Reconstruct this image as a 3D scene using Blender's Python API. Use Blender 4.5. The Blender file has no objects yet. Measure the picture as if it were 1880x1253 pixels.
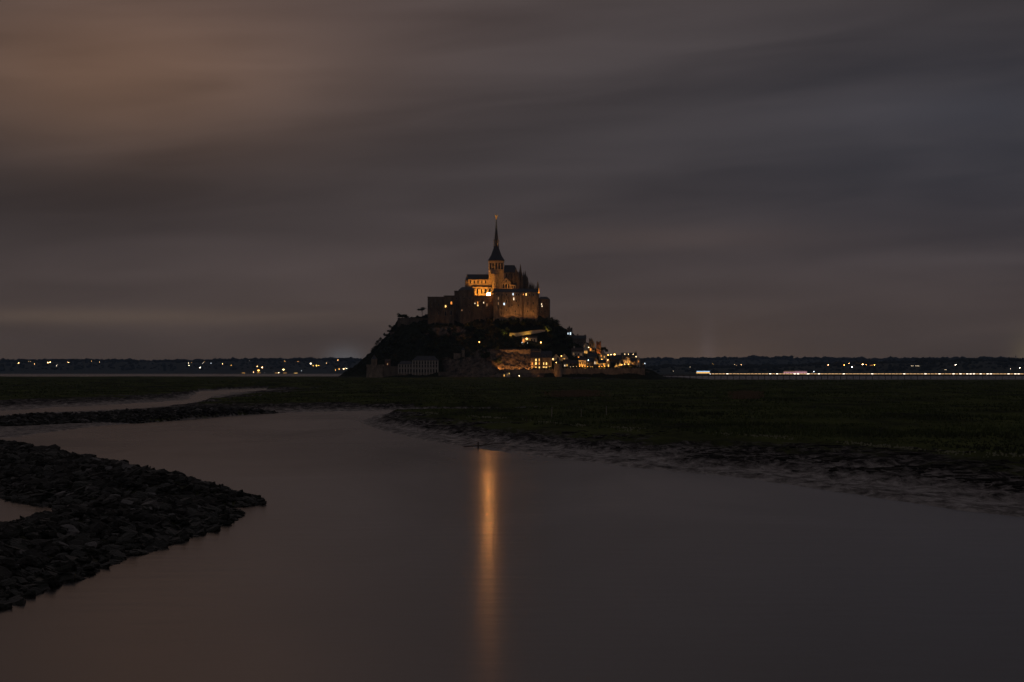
import bpy, math, random
import numpy as np
from mathutils import noise as mnoise, Vector
R = math.radians
random.seed(7); rng = np.random.default_rng(7)
sc = bpy.context.scene

# ------------------------------------------------------------------ camera
F = 3800.0          # focal length in photo pixels (photo 1880 x 1253)
CH = 9.0            # camera height above the river
HY = 683.0          # horizon row
cd = bpy.data.cameras.new('camera'); cam = bpy.data.objects.new('camera', cd)
sc.collection.objects.link(cam); sc.camera = cam
cd.sensor_width = 36; cd.lens = 36 * F / 1880; cd.clip_start = 1; cd.clip_end = 120000
cam.location = (0, 0, CH); cam.rotation_euler = (R(90) + math.atan((HY - 626.5) / F), 0, 0)

# ------------------------------------------------------------------ night sky
w = bpy.data.worlds.new('World'); sc.world = w; w.use_nodes = True
nt = w.node_tree; nt.nodes.clear(); L = nt.links
def N(t, **kw):
    n = nt.nodes.new(t)
    for k, v in kw.items(): setattr(n, k, v)
    return n
def math_(op, a, b=None, c=None):
    n = N('ShaderNodeMath', operation=op)
    for i, v in enumerate((a, b, c)):
        if v is None: continue
        if isinstance(v, (int, float)): n.inputs[i].default_value = v
        else: L.new(v, n.inputs[i])
    return n.outputs[0]
def scale_col(col, fac):
    n = N('ShaderNodeVectorMath', operation='SCALE')
    if isinstance(col, tuple): n.inputs[0].default_value = col
    else: L.new(col, n.inputs[0])
    if isinstance(fac, (int, float)): n.inputs['Scale'].default_value = fac
    else: L.new(fac, n.inputs['Scale'])
    return n.outputs[0]
def vadd(a, b, op='ADD'):
    n = N('ShaderNodeVectorMath', operation=op); L.new(a, n.inputs[0]); L.new(b, n.inputs[1]); return n.outputs[0]
tc = N('ShaderNodeTexCoord'); sx = N('ShaderNodeSeparateXYZ'); L.new(tc.outputs['Generated'], sx.inputs[0])
D2 = 57.29578
az = math_('MULTIPLY', math_('ARCTAN2', sx.outputs[0], sx.outputs[1]), D2)
el = math_('MULTIPLY', math_('ARCSINE', sx.outputs[2]), D2)
def gauss(a0, sa, e0, se):
    da = math_('DIVIDE', math_('SUBTRACT', az, a0), sa); de = math_('DIVIDE', math_('SUBTRACT', el, e0), se)
    return math_('EXPONENT', math_('MULTIPLY', math_('ADD', math_('MULTIPLY', da, da), math_('MULTIPLY', de, de)), -1.0))
ramp = N('ShaderNodeValToRGB'); cr = ramp.color_ramp; cr.interpolation = 'B_SPLINE'
L.new(math_('DIVIDE', math_('MAXIMUM', el, 0.0), 40.0), ramp.inputs[0])
stops = [(0.0, (.086, .060, .047)), (.035, (.074, .0545, .0475)), (.08, (.0635, .049, .0475)), (.13, (.0560, .0470, .0480)),
         (.18, (.061, .0515, .0525)), (.25, (.077, .062, .0605)), (.4, (.068, .057, .058)), (1.0, (.050, .046, .050))]
cr.elements[0].position = stops[0][0]; cr.elements[0].color = (*stops[0][1], 1)
cr.elements[1].position = stops[-1][0]; cr.elements[1].color = (*stops[-1][1], 1)
for p, c in stops[1:-1]:
    e = cr.elements.new(p); e.color = (*c, 1)
sky = ramp.outputs[0]
# streaky cloud sheets drawn out by the wind
def streaks(ka, ke, tilt, detail, rough, seed):
    cv = N('ShaderNodeCombineXYZ')
    L.new(math_('MULTIPLY', az, ka), cv.inputs[0])
    L.new(math_('MULTIPLY', math_('ADD', el, math_('MULTIPLY', az, tilt)), ke), cv.inputs[1]); cv.inputs[2].default_value = seed
    n = N('ShaderNodeTexNoise'); n.inputs['Scale'].default_value = 1; n.inputs['Detail'].default_value = detail
    n.inputs['Roughness'].default_value = rough; n.inputs['Distortion'].default_value = .6
    L.new(cv.outputs[0], n.inputs['Vector']); return n.outputs[0]
s1 = streaks(.075, .36, -.05, 2, .45, 3.1); s2 = streaks(.16, 1.1, -.07, 2.5, .45, 8.4)
cl = math_('ADD', math_('MULTIPLY', math_('SUBTRACT', s1, .5), .85), math_('MULTIPLY', math_('SUBTRACT', s2, .5), .46))
sky = scale_col(sky, math_('ADD', 1.0, cl))
# town glow caught in the low cloud (upper left), violet cloud to the right, dark gap between
sky = vadd(sky, scale_col((.077, .034, .009), math_('MULTIPLY', gauss(-11.5, 6.5, 8.0, 2.4), math_('ADD', 1.0, cl))))
sky = vadd(sky, scale_col((.022, .008, .003), gauss(-9, 9, 11, 3.5)))
sky = scale_col(sky, math_('SUBTRACT', 1.0, math_('MULTIPLY', gauss(-14, 9, 4.9, 1.3), .36)))
sky = scale_col(sky, math_('SUBTRACT', 1.0, math_('MULTIPLY', gauss(15, 8, 8.6, 2.4), .30)))
sky = vadd(sky, scale_col((-.012, -.005, .002), gauss(14, 11, 6.5, 5)))
sky = vadd(sky, scale_col((.008, .008, .010), gauss(12.0, 4.5, 7.1, .55)))
sky = vadd(sky, scale_col((.030, .020, .010), gauss(-11.5, 6, 1.5, .22))); sky = vadd(sky, scale_col((.012, .010, .010), gauss(13, 3, 3.05, .22)))
sky = vadd(sky, scale_col((.016, .010, .007), gauss(4.5, 4, 3.7, .35)))
# sky glow of towns and floodlights beyond the horizon
sky = vadd(sky, scale_col((.050, .066, .080), gauss(-4.62, .5, .3, .36)))
sky = vadd(sky, scale_col((.020, .018, .022), gauss(5.4, .22, .2, .95)))
sky = vadd(sky, scale_col((.075, .062, .022), gauss(14.3, .55, .45, .55)))
sky = vadd(sky, scale_col((.036, .019, .008), gauss(4.0, 4.0, .3, 1.1)))
nis = N('ShaderNodeTexSky', sky_type='NISHITA', sun_disc=False); nis.sun_elevation = R(-4.0); nis.sun_rotation = R(200)
sky = vadd(sky, scale_col(nis.outputs[0], .05))
# below the horizon the dome keeps the horizon colour
bg = N('ShaderNodeBackground'); L.new(sky, bg.inputs[0]); bg.inputs[1].default_value = 1.0
wo = N('ShaderNodeOutputWorld'); L.new(bg.outputs[0], wo.inputs[0])
# faint fill sun added to bring out the rocks; no moon stands behind it
sd = bpy.data.lights.new('fill_sun', 'SUN'); sd.energy = .02; sd.angle = R(25); sd.color = (.95, .93, 1)
so = bpy.data.objects.new('fill_sun', sd); sc.collection.objects.link(so); so.rotation_euler = (R(50), 0, R(20))

sc.view_settings.view_transform = 'Standard'; sc.view_settings.look = 'None'
sc.view_settings.exposure = 0.0; sc.view_settings.gamma = 1.0; sc.view_settings.use_curve_mapping = False
cy = sc.cycles
cy.use_denoising = True; cy.denoiser = 'OPENIMAGEDENOISE'; cy.max_bounces = 5; cy.diffuse_bounces = 2; cy.glossy_bounces = 2
cy.transmission_bounces = 3; cy.volume_bounces = 0; cy.caustics_reflective = False; cy.caustics_refractive = False
cy.sample_clamp_indirect = 4.0; cy.use_light_tree = True

# ------------------------------------------------------------------ materials
M = {}
def mat(name, col, rough=.8, var=.35, vs=.5, bump=0, bs=3.0, metal=0.0, spec=.5, col2=None, stretch=(1, 1, 1)):
    m = bpy.data.materials.new(name); m.use_nodes = True; t = m.node_tree; b = t.nodes['Principled BSDF']
    b.inputs['Roughness'].default_value = rough; b.inputs['Metallic'].default_value = metal
    b.inputs['Specular IOR Level'].default_value = spec
    g = t.nodes.new('ShaderNodeNewGeometry'); mp = t.nodes.new('ShaderNodeMapping'); mp.inputs['Scale'].default_value = stretch
    t.links.new(g.outputs['Position'], mp.inputs[0])
    n = t.nodes.new('ShaderNodeTexNoise'); n.inputs['Scale'].default_value = vs; n.inputs['Detail'].default_value = 6
    n.inputs['Roughness'].default_value = .65
    t.links.new(mp.outputs[0], n.inputs['Vector'])
    r = t.nodes.new('ShaderNodeValToRGB'); c2 = col2 or tuple(min(1, c * (1 + var)) for c in col)
    r.color_ramp.elements[0].position = .32; r.color_ramp.elements[0].color = (*[c * (1 - var) for c in col], 1)
    r.color_ramp.elements[1].position = .68; r.color_ramp.elements[1].color = (*c2, 1)
    t.links.new(n.outputs[0], r.inputs[0]); t.links.new(r.outputs[0], b.inputs['Base Color'])
    if bump:
        n2 = t.nodes.new('ShaderNodeTexNoise'); n2.inputs['Scale'].default_value = bs; n2.inputs['Detail'].default_value = 6
        t.links.new(mp.outputs[0], n2.inputs['Vector'])
        bp = t.nodes.new('ShaderNodeBump'); bp.inputs['Strength'].default_value = bump; bp.inputs['Distance'].default_value = .4
        t.links.new(n2.outputs[0], bp.inputs['Height']); t.links.new(bp.outputs[0], b.inputs['Normal'])
    M[name] = m; return m
def emit(name, col, s):
    m = bpy.data.materials.new(name); m.use_nodes = True; t = m.node_tree; b = t.nodes['Principled BSDF']
    b.inputs['Base Color'].default_value = (*[c * .3 for c in col], 1); b.inputs['Roughness'].default_value = .4
    b.inputs['Emission Color'].default_value = (*col, 1); b.inputs['Emission Strength'].default_value = s
    M[name] = m; return m
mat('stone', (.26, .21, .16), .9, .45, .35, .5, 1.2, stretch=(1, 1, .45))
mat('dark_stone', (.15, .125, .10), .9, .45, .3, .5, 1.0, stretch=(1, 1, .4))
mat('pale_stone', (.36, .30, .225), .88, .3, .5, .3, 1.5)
mat('plaster', (.55, .5, .42), .85, .2, .4, .1)
mat('white_stone', (.46, .43, .40), .85, .2, .6, .1)
mat('red_brick', (.24, .13, .09), .9, .35, .8, .3)
mat('slate', (.055, .06, .072), .6, .35, .7, .3, 2.0)
mat('old_tile', (.085, .06, .05), .75, .35, .8, .3, 2.0)
mat('frame', (.45, .42, .38), .6, .1)
mat('dark_metal', (.04, .04, .042), .5, .2, metal=.6)
mat('wood', (.09, .065, .045), .8, .3, 4, .2, 9)
mat('pale_wood', (.34, .31, .27), .8, .25, 4, .2, 9)
mat('gold', (.95, .60, .22), .45, .08, metal=.35)
mat('foliage', (.045, .06, .022), .7, .5, .6)
mat('foliage_lit', (.09, .12, .035), .7, .4, .8)  # brighter copy of foliage with lamplight painted in, for the lit trees
mat('bark', (.07, .055, .04), .9, .3, 2, .4)
mat('boulder', (.030, .029, .026), .7, .6, .9, .7, 5.0, spec=.3)
mat('pale_boulder', (.12, .115, .115), .5, .45, .9, .7, 5.0, spec=.5)
mat('wet_boulder', (.016, .018, .013), .5, .5, .9, .7, 5.0, spec=.4)
def island_mat():
    m = bpy.data.materials.new('granite'); m.use_nodes = True; t = m.node_tree; b = t.nodes['Principled BSDF']; K = t.links
    b.inputs['Roughness'].default_value = .92; b.inputs['Specular IOR Level'].default_value = .2
    g = t.nodes.new('ShaderNodeNewGeometry'); at = t.nodes.new('ShaderNodeAttribute'); at.attribute_name = 'veg'
    def nz(sc_, d, stretch=(1, 1, 1)):
        mp = t.nodes.new('ShaderNodeMapping'); mp.inputs['Scale'].default_value = stretch; K.new(g.outputs['Position'], mp.inputs[0])
        n = t.nodes.new('ShaderNodeTexNoise'); n.inputs['Scale'].default_value = sc_; n.inputs['Detail'].default_value = d; n.inputs['Roughness'].default_value = .7; K.new(mp.outputs[0], n.inputs['Vector']); return n.outputs[0]
    r = t.nodes.new('ShaderNodeValToRGB'); r.color_ramp.elements[0].position = .36; r.color_ramp.elements[0].color = (.045, .036, .03, 1); r.color_ramp.elements[1].position = .66; r.color_ramp.elements[1].color = (.25, .20, .16, 1)
    K.new(nz(.24, 7, (1, 1, .55)), r.inputs[0])
    v = t.nodes.new('ShaderNodeValToRGB'); v.color_ramp.elements[0].color = (.012, .015, .008, 1); v.color_ramp.elements[1].color = (.040, .045, .020, 1); K.new(nz(.5, 5), v.inputs[0])
    sm = t.nodes.new('ShaderNodeMath'); sm.operation = 'ADD'; K.new(at.outputs['Fac'], sm.inputs[0]); K.new(nz(.12, 6), sm.inputs[1])
    mr = t.nodes.new('ShaderNodeMapRange'); mr.inputs[1].default_value = .92; mr.inputs[2].default_value = 1.08; K.new(sm.outputs[0], mr.inputs[0])
    mx = t.nodes.new('ShaderNodeMix'); mx.data_type = 'RGBA'; K.new(mr.outputs[0], mx.inputs[0]); K.new(r.outputs[0], mx.inputs[6]); K.new(v.outputs[0], mx.inputs[7]); K.new(mx.outputs[2], b.inputs['Base Color'])
    bp = t.nodes.new('ShaderNodeBump'); bp.inputs['Strength'].default_value = .9; bp.inputs['Distance'].default_value = .8; K.new(nz(.7, 6), bp.inputs['Height']); K.new(bp.outputs[0], b.inputs['Normal']); M['granite'] = m
island_mat()
mat('hill', (.035, .045, .03), .95, .4, .01)
mat('wood_far', (.022, .028, .018), .95, .4, .02)
mat('grass', (.065, .085, .024), .85, .65, .05, stretch=(1, .35, 1))
mat('dry_grass', (.17, .115, .07), .85, .3, .4)
mat('wrack', (.26, .26, .17), .8, .25, 2)
mat('glass_dark', (.012, .014, .018), .15, .2)
mat('white_paint', (.75, .75, .76), .35, .05)
mat('tyre', (.02, .02, .02), .8, .1)
mat('concrete', (.22, .21, .20), .8, .2, .5)
emit('lit_warm', (1, .50, .11), 1.25); emit('lit_yellow', (1, .60, .17), 1.9); emit('lit_orange', (1, .34, .06), 1.2)
emit('lit_cool', (.72, .88, 1), 1.5); emit('lit_white', (1, .78, .5), 1.8); emit('lit_dim', (1, .55, .25), .28)
emit('lamp_warm', (1, .50, .12), 13); emit('lamp_amber', (1, .36, .06), 14); emit('lamp_white', (1, .68, .34), 10); emit('lamp_cool', (.72, .86, 1), 7)
emit('shore_warm', (1, .50, .20), 52); emit('shore_white', (1, .80, .58), 40); emit('shore_amber', (1, .42, .08), 42); emit('shore_cool', (.8, .9, 1), 9)
emit('flood', (1, .36, .08), 440)
emit('bus_blue', (.35, .62, 1), 2.4); emit('bus_warm', (1, .60, .22), 1.0); emit('bus_pink', (1, .50, .62), .42); emit('head', (1, .95, .9), 9)
emit('trail_glow', (1, .60, .28), 2.2)
emit('trail_spot', (1, .78, .58), 4.0)
def cloth():
    m = bpy.data.materials.new('canvas'); m.use_nodes = True; t = m.node_tree; t.nodes.clear()
    d = t.nodes.new('ShaderNodeBsdfDiffuse'); d.inputs[0].default_value = (.75, .72, .62, 1)
    tr = t.nodes.new('ShaderNodeBsdfTranslucent'); tr.inputs[0].default_value = (.8, .76, .6, 1)
    mx = t.nodes.new('ShaderNodeMixShader'); mx.inputs[0].default_value = .6; o = t.nodes.new('ShaderNodeOutputMaterial')
    t.links.new(d.outputs[0], mx.inputs[1]); t.links.new(tr.outputs[0], mx.inputs[2]); t.links.new(mx.outputs[0], o.inputs[0]); M['canvas'] = m
cloth()
def water_mat():
    m = bpy.data.materials.new('water'); m.use_nodes = True; t = m.node_tree; b = t.nodes['Principled BSDF']
    b.inputs['Base Color'].default_value = (.016, .013, .011, 1); b.inputs['IOR'].default_value = 1.333
    g = t.nodes.new('ShaderNodeNewGeometry'); mp = t.nodes.new('ShaderNodeMapping'); mp.inputs['Scale'].default_value = (.05, .018, 1)
    mp.inputs['Rotation'].default_value = (0, 0, R(18))
    n = t.nodes.new('ShaderNodeTexNoise'); n.inputs['Scale'].default_value = 1; n.inputs['Detail'].default_value = 3; n.inputs['Distortion'].default_value = .8
    t.links.new(g.outputs['Position'], mp.inputs[0]); t.links.new(mp.outputs[0], n.inputs['Vector'])
    mr = t.nodes.new('ShaderNodeMapRange'); mr.inputs[1].default_value = .3; mr.inputs[2].default_value = .7
    mr.inputs[3].default_value = .155; mr.inputs[4].default_value = .215
    t.links.new(n.outputs[0], mr.inputs[0])
    # water ruffled under the far bank, smoother towards the weir
    sp = t.nodes.new('ShaderNodeSeparateXYZ'); t.links.new(g.outputs['Position'], sp.inputs[0])
    cm = t.nodes.new('ShaderNodeMapRange'); cm.inputs[1].default_value = 160; cm.inputs[2].default_value = 225; cm.inputs[3].default_value = 1; cm.inputs[4].default_value = 1.45; cm.interpolation_type = 'SMOOTHSTEP'
    ya = t.nodes.new('ShaderNodeMath'); ya.operation = 'MULTIPLY_ADD'; t.links.new(sp.outputs[0], ya.inputs[0]); ya.inputs[1].default_value = .35; t.links.new(sp.outputs[1], ya.inputs[2])
    t.links.new(ya.outputs[0], cm.inputs[0])
    mu = t.nodes.new('ShaderNodeMath'); mu.operation = 'MULTIPLY'; t.links.new(mr.outputs[0], mu.inputs[0]); t.links.new(cm.outputs[0], mu.inputs[1]); t.links.new(mu.outputs[0], b.inputs['Roughness'])
    m2 = t.nodes.new('ShaderNodeMapping'); m2.inputs['Scale'].default_value = (.25, .55, 1); t.links.new(g.outputs['Position'], m2.inputs[0])
    n2 = t.nodes.new('ShaderNodeTexNoise'); n2.inputs['Scale'].default_value = 1; n2.inputs['Detail'].default_value = 4; t.links.new(m2.outputs[0], n2.inputs['Vector'])
    bp = t.nodes.new('ShaderNodeBump'); bp.inputs['Strength'].default_value = 1; bp.inputs['Distance'].default_value = .016; t.links.new(n2.outputs[0], bp.inputs['Height']); t.links.new(bp.outputs[0], b.inputs['Normal']); M['water'] = m
water_mat()
def terrain_mat():
    m = bpy.data.materials.new('marsh'); m.use_nodes = True; t = m.node_tree; b = t.nodes['Principled BSDF']; K = t.links
    at = t.nodes.new('ShaderNodeAttribute'); at.attribute_name = 'grass'
    g = t.nodes.new('ShaderNodeNewGeometry')
    n1 = t.nodes.new('ShaderNodeTexNoise'); n1.inputs['Scale'].default_value = .35; n1.inputs['Detail'].default_value = 7; n1.inputs['Roughness'].default_value = .7
    mp1 = t.nodes.new('ShaderNodeMapping'); mp1.inputs['Scale'].default_value = (1, .3, 1); K.new(g.outputs['Position'], mp1.inputs[0]); K.new(mp1.outputs[0], n1.inputs['Vector'])
    ad = t.nodes.new('ShaderNodeMath'); ad.operation = 'MULTIPLY_ADD'; K.new(n1.outputs[0], ad.inputs[0]); ad.inputs[1].default_value = 1.1
    sb = t.nodes.new('ShaderNodeMath'); sb.operation = 'SUBTRACT'; K.new(at.outputs['Fac'], sb.inputs[0]); sb.inputs[1].default_value = .55; K.new(sb.outputs[0], ad.inputs[2])
    st = t.nodes.new('ShaderNodeMapRange'); st.inputs[1].default_value = .40; st.inputs[2].default_value = .62; K.new(ad.outputs[0], st.inputs[0])
    rm = t.nodes.new('ShaderNodeValToRGB'); rm.color_ramp.elements[0].position = .40; rm.color_ramp.elements[0].color = (.012, .0105, .010, 1)
    rm.color_ramp.elements[1].position = .66; rm.color_ramp.elements[1].color = (.27, .238, .222, 1)
    mp2 = t.nodes.new('ShaderNodeMapping'); mp2.inputs['Scale'].default_value = (1, .34, 1); mp2.inputs['Rotation'].default_value = (0, 0, R(12)); K.new(g.outputs['Position'], mp2.inputs[0])
    n2 = t.nodes.new('ShaderNodeTexNoise'); n2.inputs['Scale'].default_value = .75; n2.inputs['Detail'].default_value = 9; n2.inputs['Roughness'].default_value = .78; n2.inputs['Distortion'].default_value = .5
    K.new(mp2.outputs[0], n2.inputs['Vector']); K.new(n2.outputs[0], rm.inputs[0])
    rg = t.nodes.new('ShaderNodeValToRGB'); rg.color_ramp.elements[0].position = .38; rg.color_ramp.elements[0].color = (.018, .022, .009, 1)
    rg.color_ramp.elements[1].position = .66; rg.color_ramp.elements[1].color = (.11, .13, .036, 1)
    n3 = t.nodes.new('ShaderNodeTexNoise'); n3.inputs['Scale'].default_value = .07; n3.inputs['Detail'].default_value = 8; n3.inputs['Roughness'].default_value = .7
    K.new(mp1.outputs[0], n3.inputs['Vector']); K.new(n3.outputs[0], rg.inputs[0])
    mx = t.nodes.new('ShaderNodeMix'); mx.data_type = 'RGBA'; K.new(st.outputs[0], mx.inputs[0]); K.new(rm.outputs[0], mx.inputs[6]); K.new(rg.outputs[0], mx.inputs[7])
    K.new(mx.outputs[2], b.inputs['Base Color'])
    # wet sheen of pools and runnels: gloss, plus paler colour painted in towards waterline
    sz = t.nodes.new('ShaderNodeSeparateXYZ'); K.new(g.outputs['Position'], sz.inputs[0])
    wz = t.nodes.new('ShaderNodeMapRange'); wz.inputs[1].default_value = 0; wz.inputs[2].default_value = .75; wz.inputs[3].default_value = .10; wz.inputs[4].default_value = -.07; K.new(sz.outputs[2], wz.inputs[0])
    wa = t.nodes.new('ShaderNodeMath'); wa.operation = 'ADD'; K.new(n2.outputs[0], wa.inputs[0]); K.new(wz.outputs[0], wa.inputs[1])
    K.new(wa.outputs[0], rm.inputs[0])
    wr = t.nodes.new('ShaderNodeMapRange'); wr.inputs[1].default_value = .42; wr.inputs[2].default_value = .66; wr.inputs[3].default_value = .85; wr.inputs[4].default_value = .30; K.new(wa.outputs[0], wr.inputs[0])
    rr = t.nodes.new('ShaderNodeMix'); K.new(st.outputs[0], rr.inputs[0]); K.new(wr.outputs[0], rr.inputs[2]); rr.inputs[3].default_value = .95; K.new(rr.outputs[0], b.inputs['Roughness'])
    ws = t.nodes.new('ShaderNodeMapRange'); ws.inputs[1].default_value = .42; ws.inputs[2].default_value = .66; ws.inputs[3].default_value = .08; ws.inputs[4].default_value = .6; K.new(wa.outputs[0], ws.inputs[0])
    sp = t.nodes.new('ShaderNodeMix'); K.new(st.outputs[0], sp.inputs[0]); K.new(ws.outputs[0], sp.inputs[2]); sp.inputs[3].default_value = .05; K.new(sp.outputs[0], b.inputs['Specular IOR Level'])
    n4 = t.nodes.new('ShaderNodeTexNoise'); n4.inputs['Scale'].default_value = .8; n4.inputs['Detail'].default_value = 8; n4.inputs['Roughness'].default_value = .65
    K.new(mp2.outputs[0], n4.inputs['Vector'])
    bp = t.nodes.new('ShaderNodeBump'); bp.inputs['Strength'].default_value = 1.0; bp.inputs['Distance'].default_value = .5
    K.new(n4.outputs[0], bp.inputs['Height']); K.new(bp.outputs[0], b.inputs['Normal']); M['marsh'] = m
terrain_mat()

# ------------------------------------------------------------------ helpers
col = sc.collection
def link(o, parent=None):
    col.objects.link(o); o.parent = parent; return o
class MB:
    def __init__(s): s.v = []; s.f = []
    def add(s, vs, fs):
        o = len(s.v); s.v += vs; s.f += [tuple(i + o for i in f) for f in fs]; return s
    def box(s, x0, x1, y0, y1, z0, z1):
        return s.add([(x0, y0, z0), (x1, y0, z0), (x1, y1, z0), (x0, y1, z0), (x0, y0, z1), (x1, y0, z1), (x1, y1, z1), (x0, y1, z1)],
                     [(0, 3, 2, 1), (4, 5, 6, 7), (0, 1, 5, 4), (1, 2, 6, 5), (2, 3, 7, 6), (3, 0, 4, 7)])
    def taper(s, b, t):   # b, t = (x0,x1,y0,y1,z)
        return s.add([(b[0], b[2], b[4]), (b[1], b[2], b[4]), (b[1], b[3], b[4]), (b[0], b[3], b[4]),
                      (t[0], t[2], t[4]), (t[1], t[2], t[4]), (t[1], t[3], t[4]), (t[0], t[3], t[4])],
                     [(0, 3, 2, 1), (4, 5, 6, 7), (0, 1, 5, 4), (1, 2, 6, 5), (2, 3, 7, 6), (3, 0, 4, 7)])
    def gable_x(s, x0, x1, y0, y1, z0, z1, hip=0.0):
        ym = (y0 + y1) / 2
        return s.add([(x0, y0, z0), (x1, y0, z0), (x1, y1, z0), (x0, y1, z0), (x0 + hip, ym, z1), (x1 - hip, ym, z1)],
                     [(0, 1, 5, 4), (2, 3, 4, 5), (0, 4, 3), (1, 2, 5), (0, 3, 2, 1)])
    def gable_y(s, x0, x1, y0, y1, z0, z1):
        xm = (x0 + x1) / 2
        return s.add([(x0, y0, z0), (x1, y0, z0), (x1, y1, z0), (x0, y1, z0), (xm, y0, z1), (xm, y1, z1)],
                     [(0, 4, 5, 3), (1, 2, 5, 4), (0, 1, 4), (2, 3, 5), (0, 3, 2, 1)])
    def lathe(s, prof, n=16, cx=0, cy=0, ph=0.0):
        vs = []; fs = []
        for r, z in prof:
            for k in range(n):
                a = 2 * math.pi * k / n + ph; vs.append((cx + r * math.cos(a), cy + r * math.sin(a), z))
        for i in range(len(prof) - 1):
            for k in range(n):
                k2 = (k + 1) % n; fs.append((i * n + k, i * n + k2, (i + 1) * n + k2, (i + 1) * n + k))
        fs.append(tuple(range((len(prof) - 1) * n, len(prof) * n))); fs.append(tuple(reversed(range(n))))
        return s.add(vs, fs)
    def tube(s, p, q, r0, r1, n=6):
        p = Vector(p); q = Vector(q); d = (q - p).normalized(); a = d.orthogonal().normalized(); b = d.cross(a)
        vs = [tuple(c + (a * math.cos(2 * math.pi * k / n) + b * math.sin(2 * math.pi * k / n)) * r) for c, r in ((p, r0), (q, r1)) for k in range(n)]
        return s.add(vs, [(k, (k + 1) % n, n + (k + 1) % n, n + k) for k in range(n)] + [tuple(range(n, 2 * n)), tuple(reversed(range(n)))])
    def mesh(s, name, m):
        me = bpy.data.meshes.new(name); me.from_pydata(s.v, [], s.f); me.materials.append(M[m]); return me
    def build(s, name, m, parent=None):
        return link(bpy.data.objects.new(name, s.mesh(name, m)), parent)
def npmesh(name, V, Fq, m, smooth=False):
    me = bpy.data.meshes.new(name); V = np.asarray(V, np.float32); Fq = np.asarray(Fq, np.int32); k = Fq.shape[1]
    me.vertices.add(len(V)); me.vertices.foreach_set('co', V.ravel())
    me.loops.add(Fq.size); me.loops.foreach_set('vertex_index', Fq.ravel())
    me.polygons.add(len(Fq)); me.polygons.foreach_set('loop_start', np.arange(0, Fq.size, k, dtype=np.int32))
    me.polygons.foreach_set('use_smooth', np.full(len(Fq), smooth)); me.materials.append(M[m]); me.update(calc_edges=True); me.validate(); return me
def tag(o, label=None, cat=None, group=None, kind=None):
    for k, v in (('label', label), ('category', cat), ('group', group), ('kind', kind)):
        if v: o[k] = v
    return o
def thing(name, label, cat, loc, group=None, rz=0):
    o = link(bpy.data.objects.new(name, None)); o.location = loc; o.rotation_euler = (0, 0, rz); return tag(o, label, cat, group)
def copy_tree(o, parent=None):
    c = o.copy(); col.objects.link(c); c.parent = parent
    for ch in o.children: copy_tree(ch, c)
    return c
def X_(px, Y): return (px - 940) * Y / F
def Z_(py, Y): return CH + (HY - py) * Y / F
def ground(px, py, z):           # pixel on the level z
    Y = (CH - z) * F / (py - HY); return X_(px, Y), Y
def fbm(x, y, s, o=4, seed=0.0):
    v = 0; a = 1; t = 0
    for i in range(o):
        v += a * mnoise.noise((x * s, y * s, seed + i * 7.3)); t += a; a *= .5; s *= 2.1
    return v / t
def vnoise(X, Y, s, octv=4, seed=1):      # fast value noise on arrays
    out = np.zeros_like(X); a = 1.0; tot = 0
    r = np.random.default_rng(seed); tab = r.random((256, 256))
    for o in range(octv):
        u = X * s + 17.3 * o; v = Y * s + 5.7 * o; i = np.floor(u).astype(int); j = np.floor(v).astype(int)
        fu = u - i; fv = v - j; fu = fu * fu * (3 - 2 * fu); fv = fv * fv * (3 - 2 * fv)
        g = lambda a_, b_: tab[a_ % 256, b_ % 256]
        out += a * ((g(i, j) * (1 - fu) + g(i + 1, j) * fu) * (1 - fv) + (g(i, j + 1) * (1 - fu) + g(i + 1, j + 1) * fu) * fv - .5)
        tot += a; a *= .55; s *= 2.07
    return out / tot * 2
def sstep(a, b, x):
    t = np.clip((x - a) / (b - a), 0, 1); return t * t * (3 - 2 * t)

# ------------------------------------------------------------------ terrain of the bay
def poly(pts, z):
    return np.array([ground(*p, z) if p[1] is not None else p[2:] for p in pts])
W_RIGHT = [(2700, 1075), (2300, 1016), (2050, 976), (1880, 950), (1780, 939), (1640, 918), (1500, 897), (1380, 880), (1280, 869), (1180, 860), (1080, 848),
           (980, 836), (900, 827), (830, 816), (770, 806), (725, 796), (695, 787), (672, 779), (662, 775), (672, 770), (690, 764), (715, 758), (760, 757), (900, 757)]
W_FAR = [(900, 753), (760, 752), (715, 753), (640, 755.5), (560, 757), (480, 760), (430, 762.5), (350, 769), (250, 777), (150, 786), (70, 796), (20, 804), (-60, 812), (-260, 830)]
WP = np.array([(120, 30)] + [ground(x, y, 0) for x, y in W_RIGHT + W_FAR] + [(-95, 150), (-70, 30)])
CP = np.array([ground(x, y, 0) for x, y in [(-200, 775), (-100, 771), (0, 766), (40, 759), (120, 755), (250, 751), (330, 746), (372, 738.5), (392, 731), (425, 722), (490, 716.5), (560, 714.6),
      (560, 713.6), (480, 713.5), (400, 716), (350, 720), (352, 729), (330, 736), (200, 744), (100, 748), (0, 754), (-100, 758), (-200, 762)]])
GZ = 1.5
GP1 = np.array([ground(x, y, GZ) for x, y in [(3200, 930), (2300, 872), (1880, 838), (1700, 823), (1500, 807), (1300, 796), (1180, 789), (1100, 784), (1000, 776), (940, 770), (880, 766), (815, 762), (775, 757),
      (745, 754), (728, 753.5), (735, 751.5), (800, 750), (900, 750), (1000, 747), (900, 720), (900, 699), (3200, 699)]])
GP2 = np.array([ground(x, y, GZ) for x, y in [(1050, 747), (900, 745), (800, 742), (725, 736), (640, 736), (540, 738), (470, 739), (440, 737), (450, 731), (500, 723), (570, 717.5), (590, 715),
      (560, 711.5), (480, 710.5), (400, 711), (345, 712), (325, 715), (250, 723), (150, 728), (0, 734), (-300, 742), (-700, 760), (-700, 694.8), (1050, 694.8)]])
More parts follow.
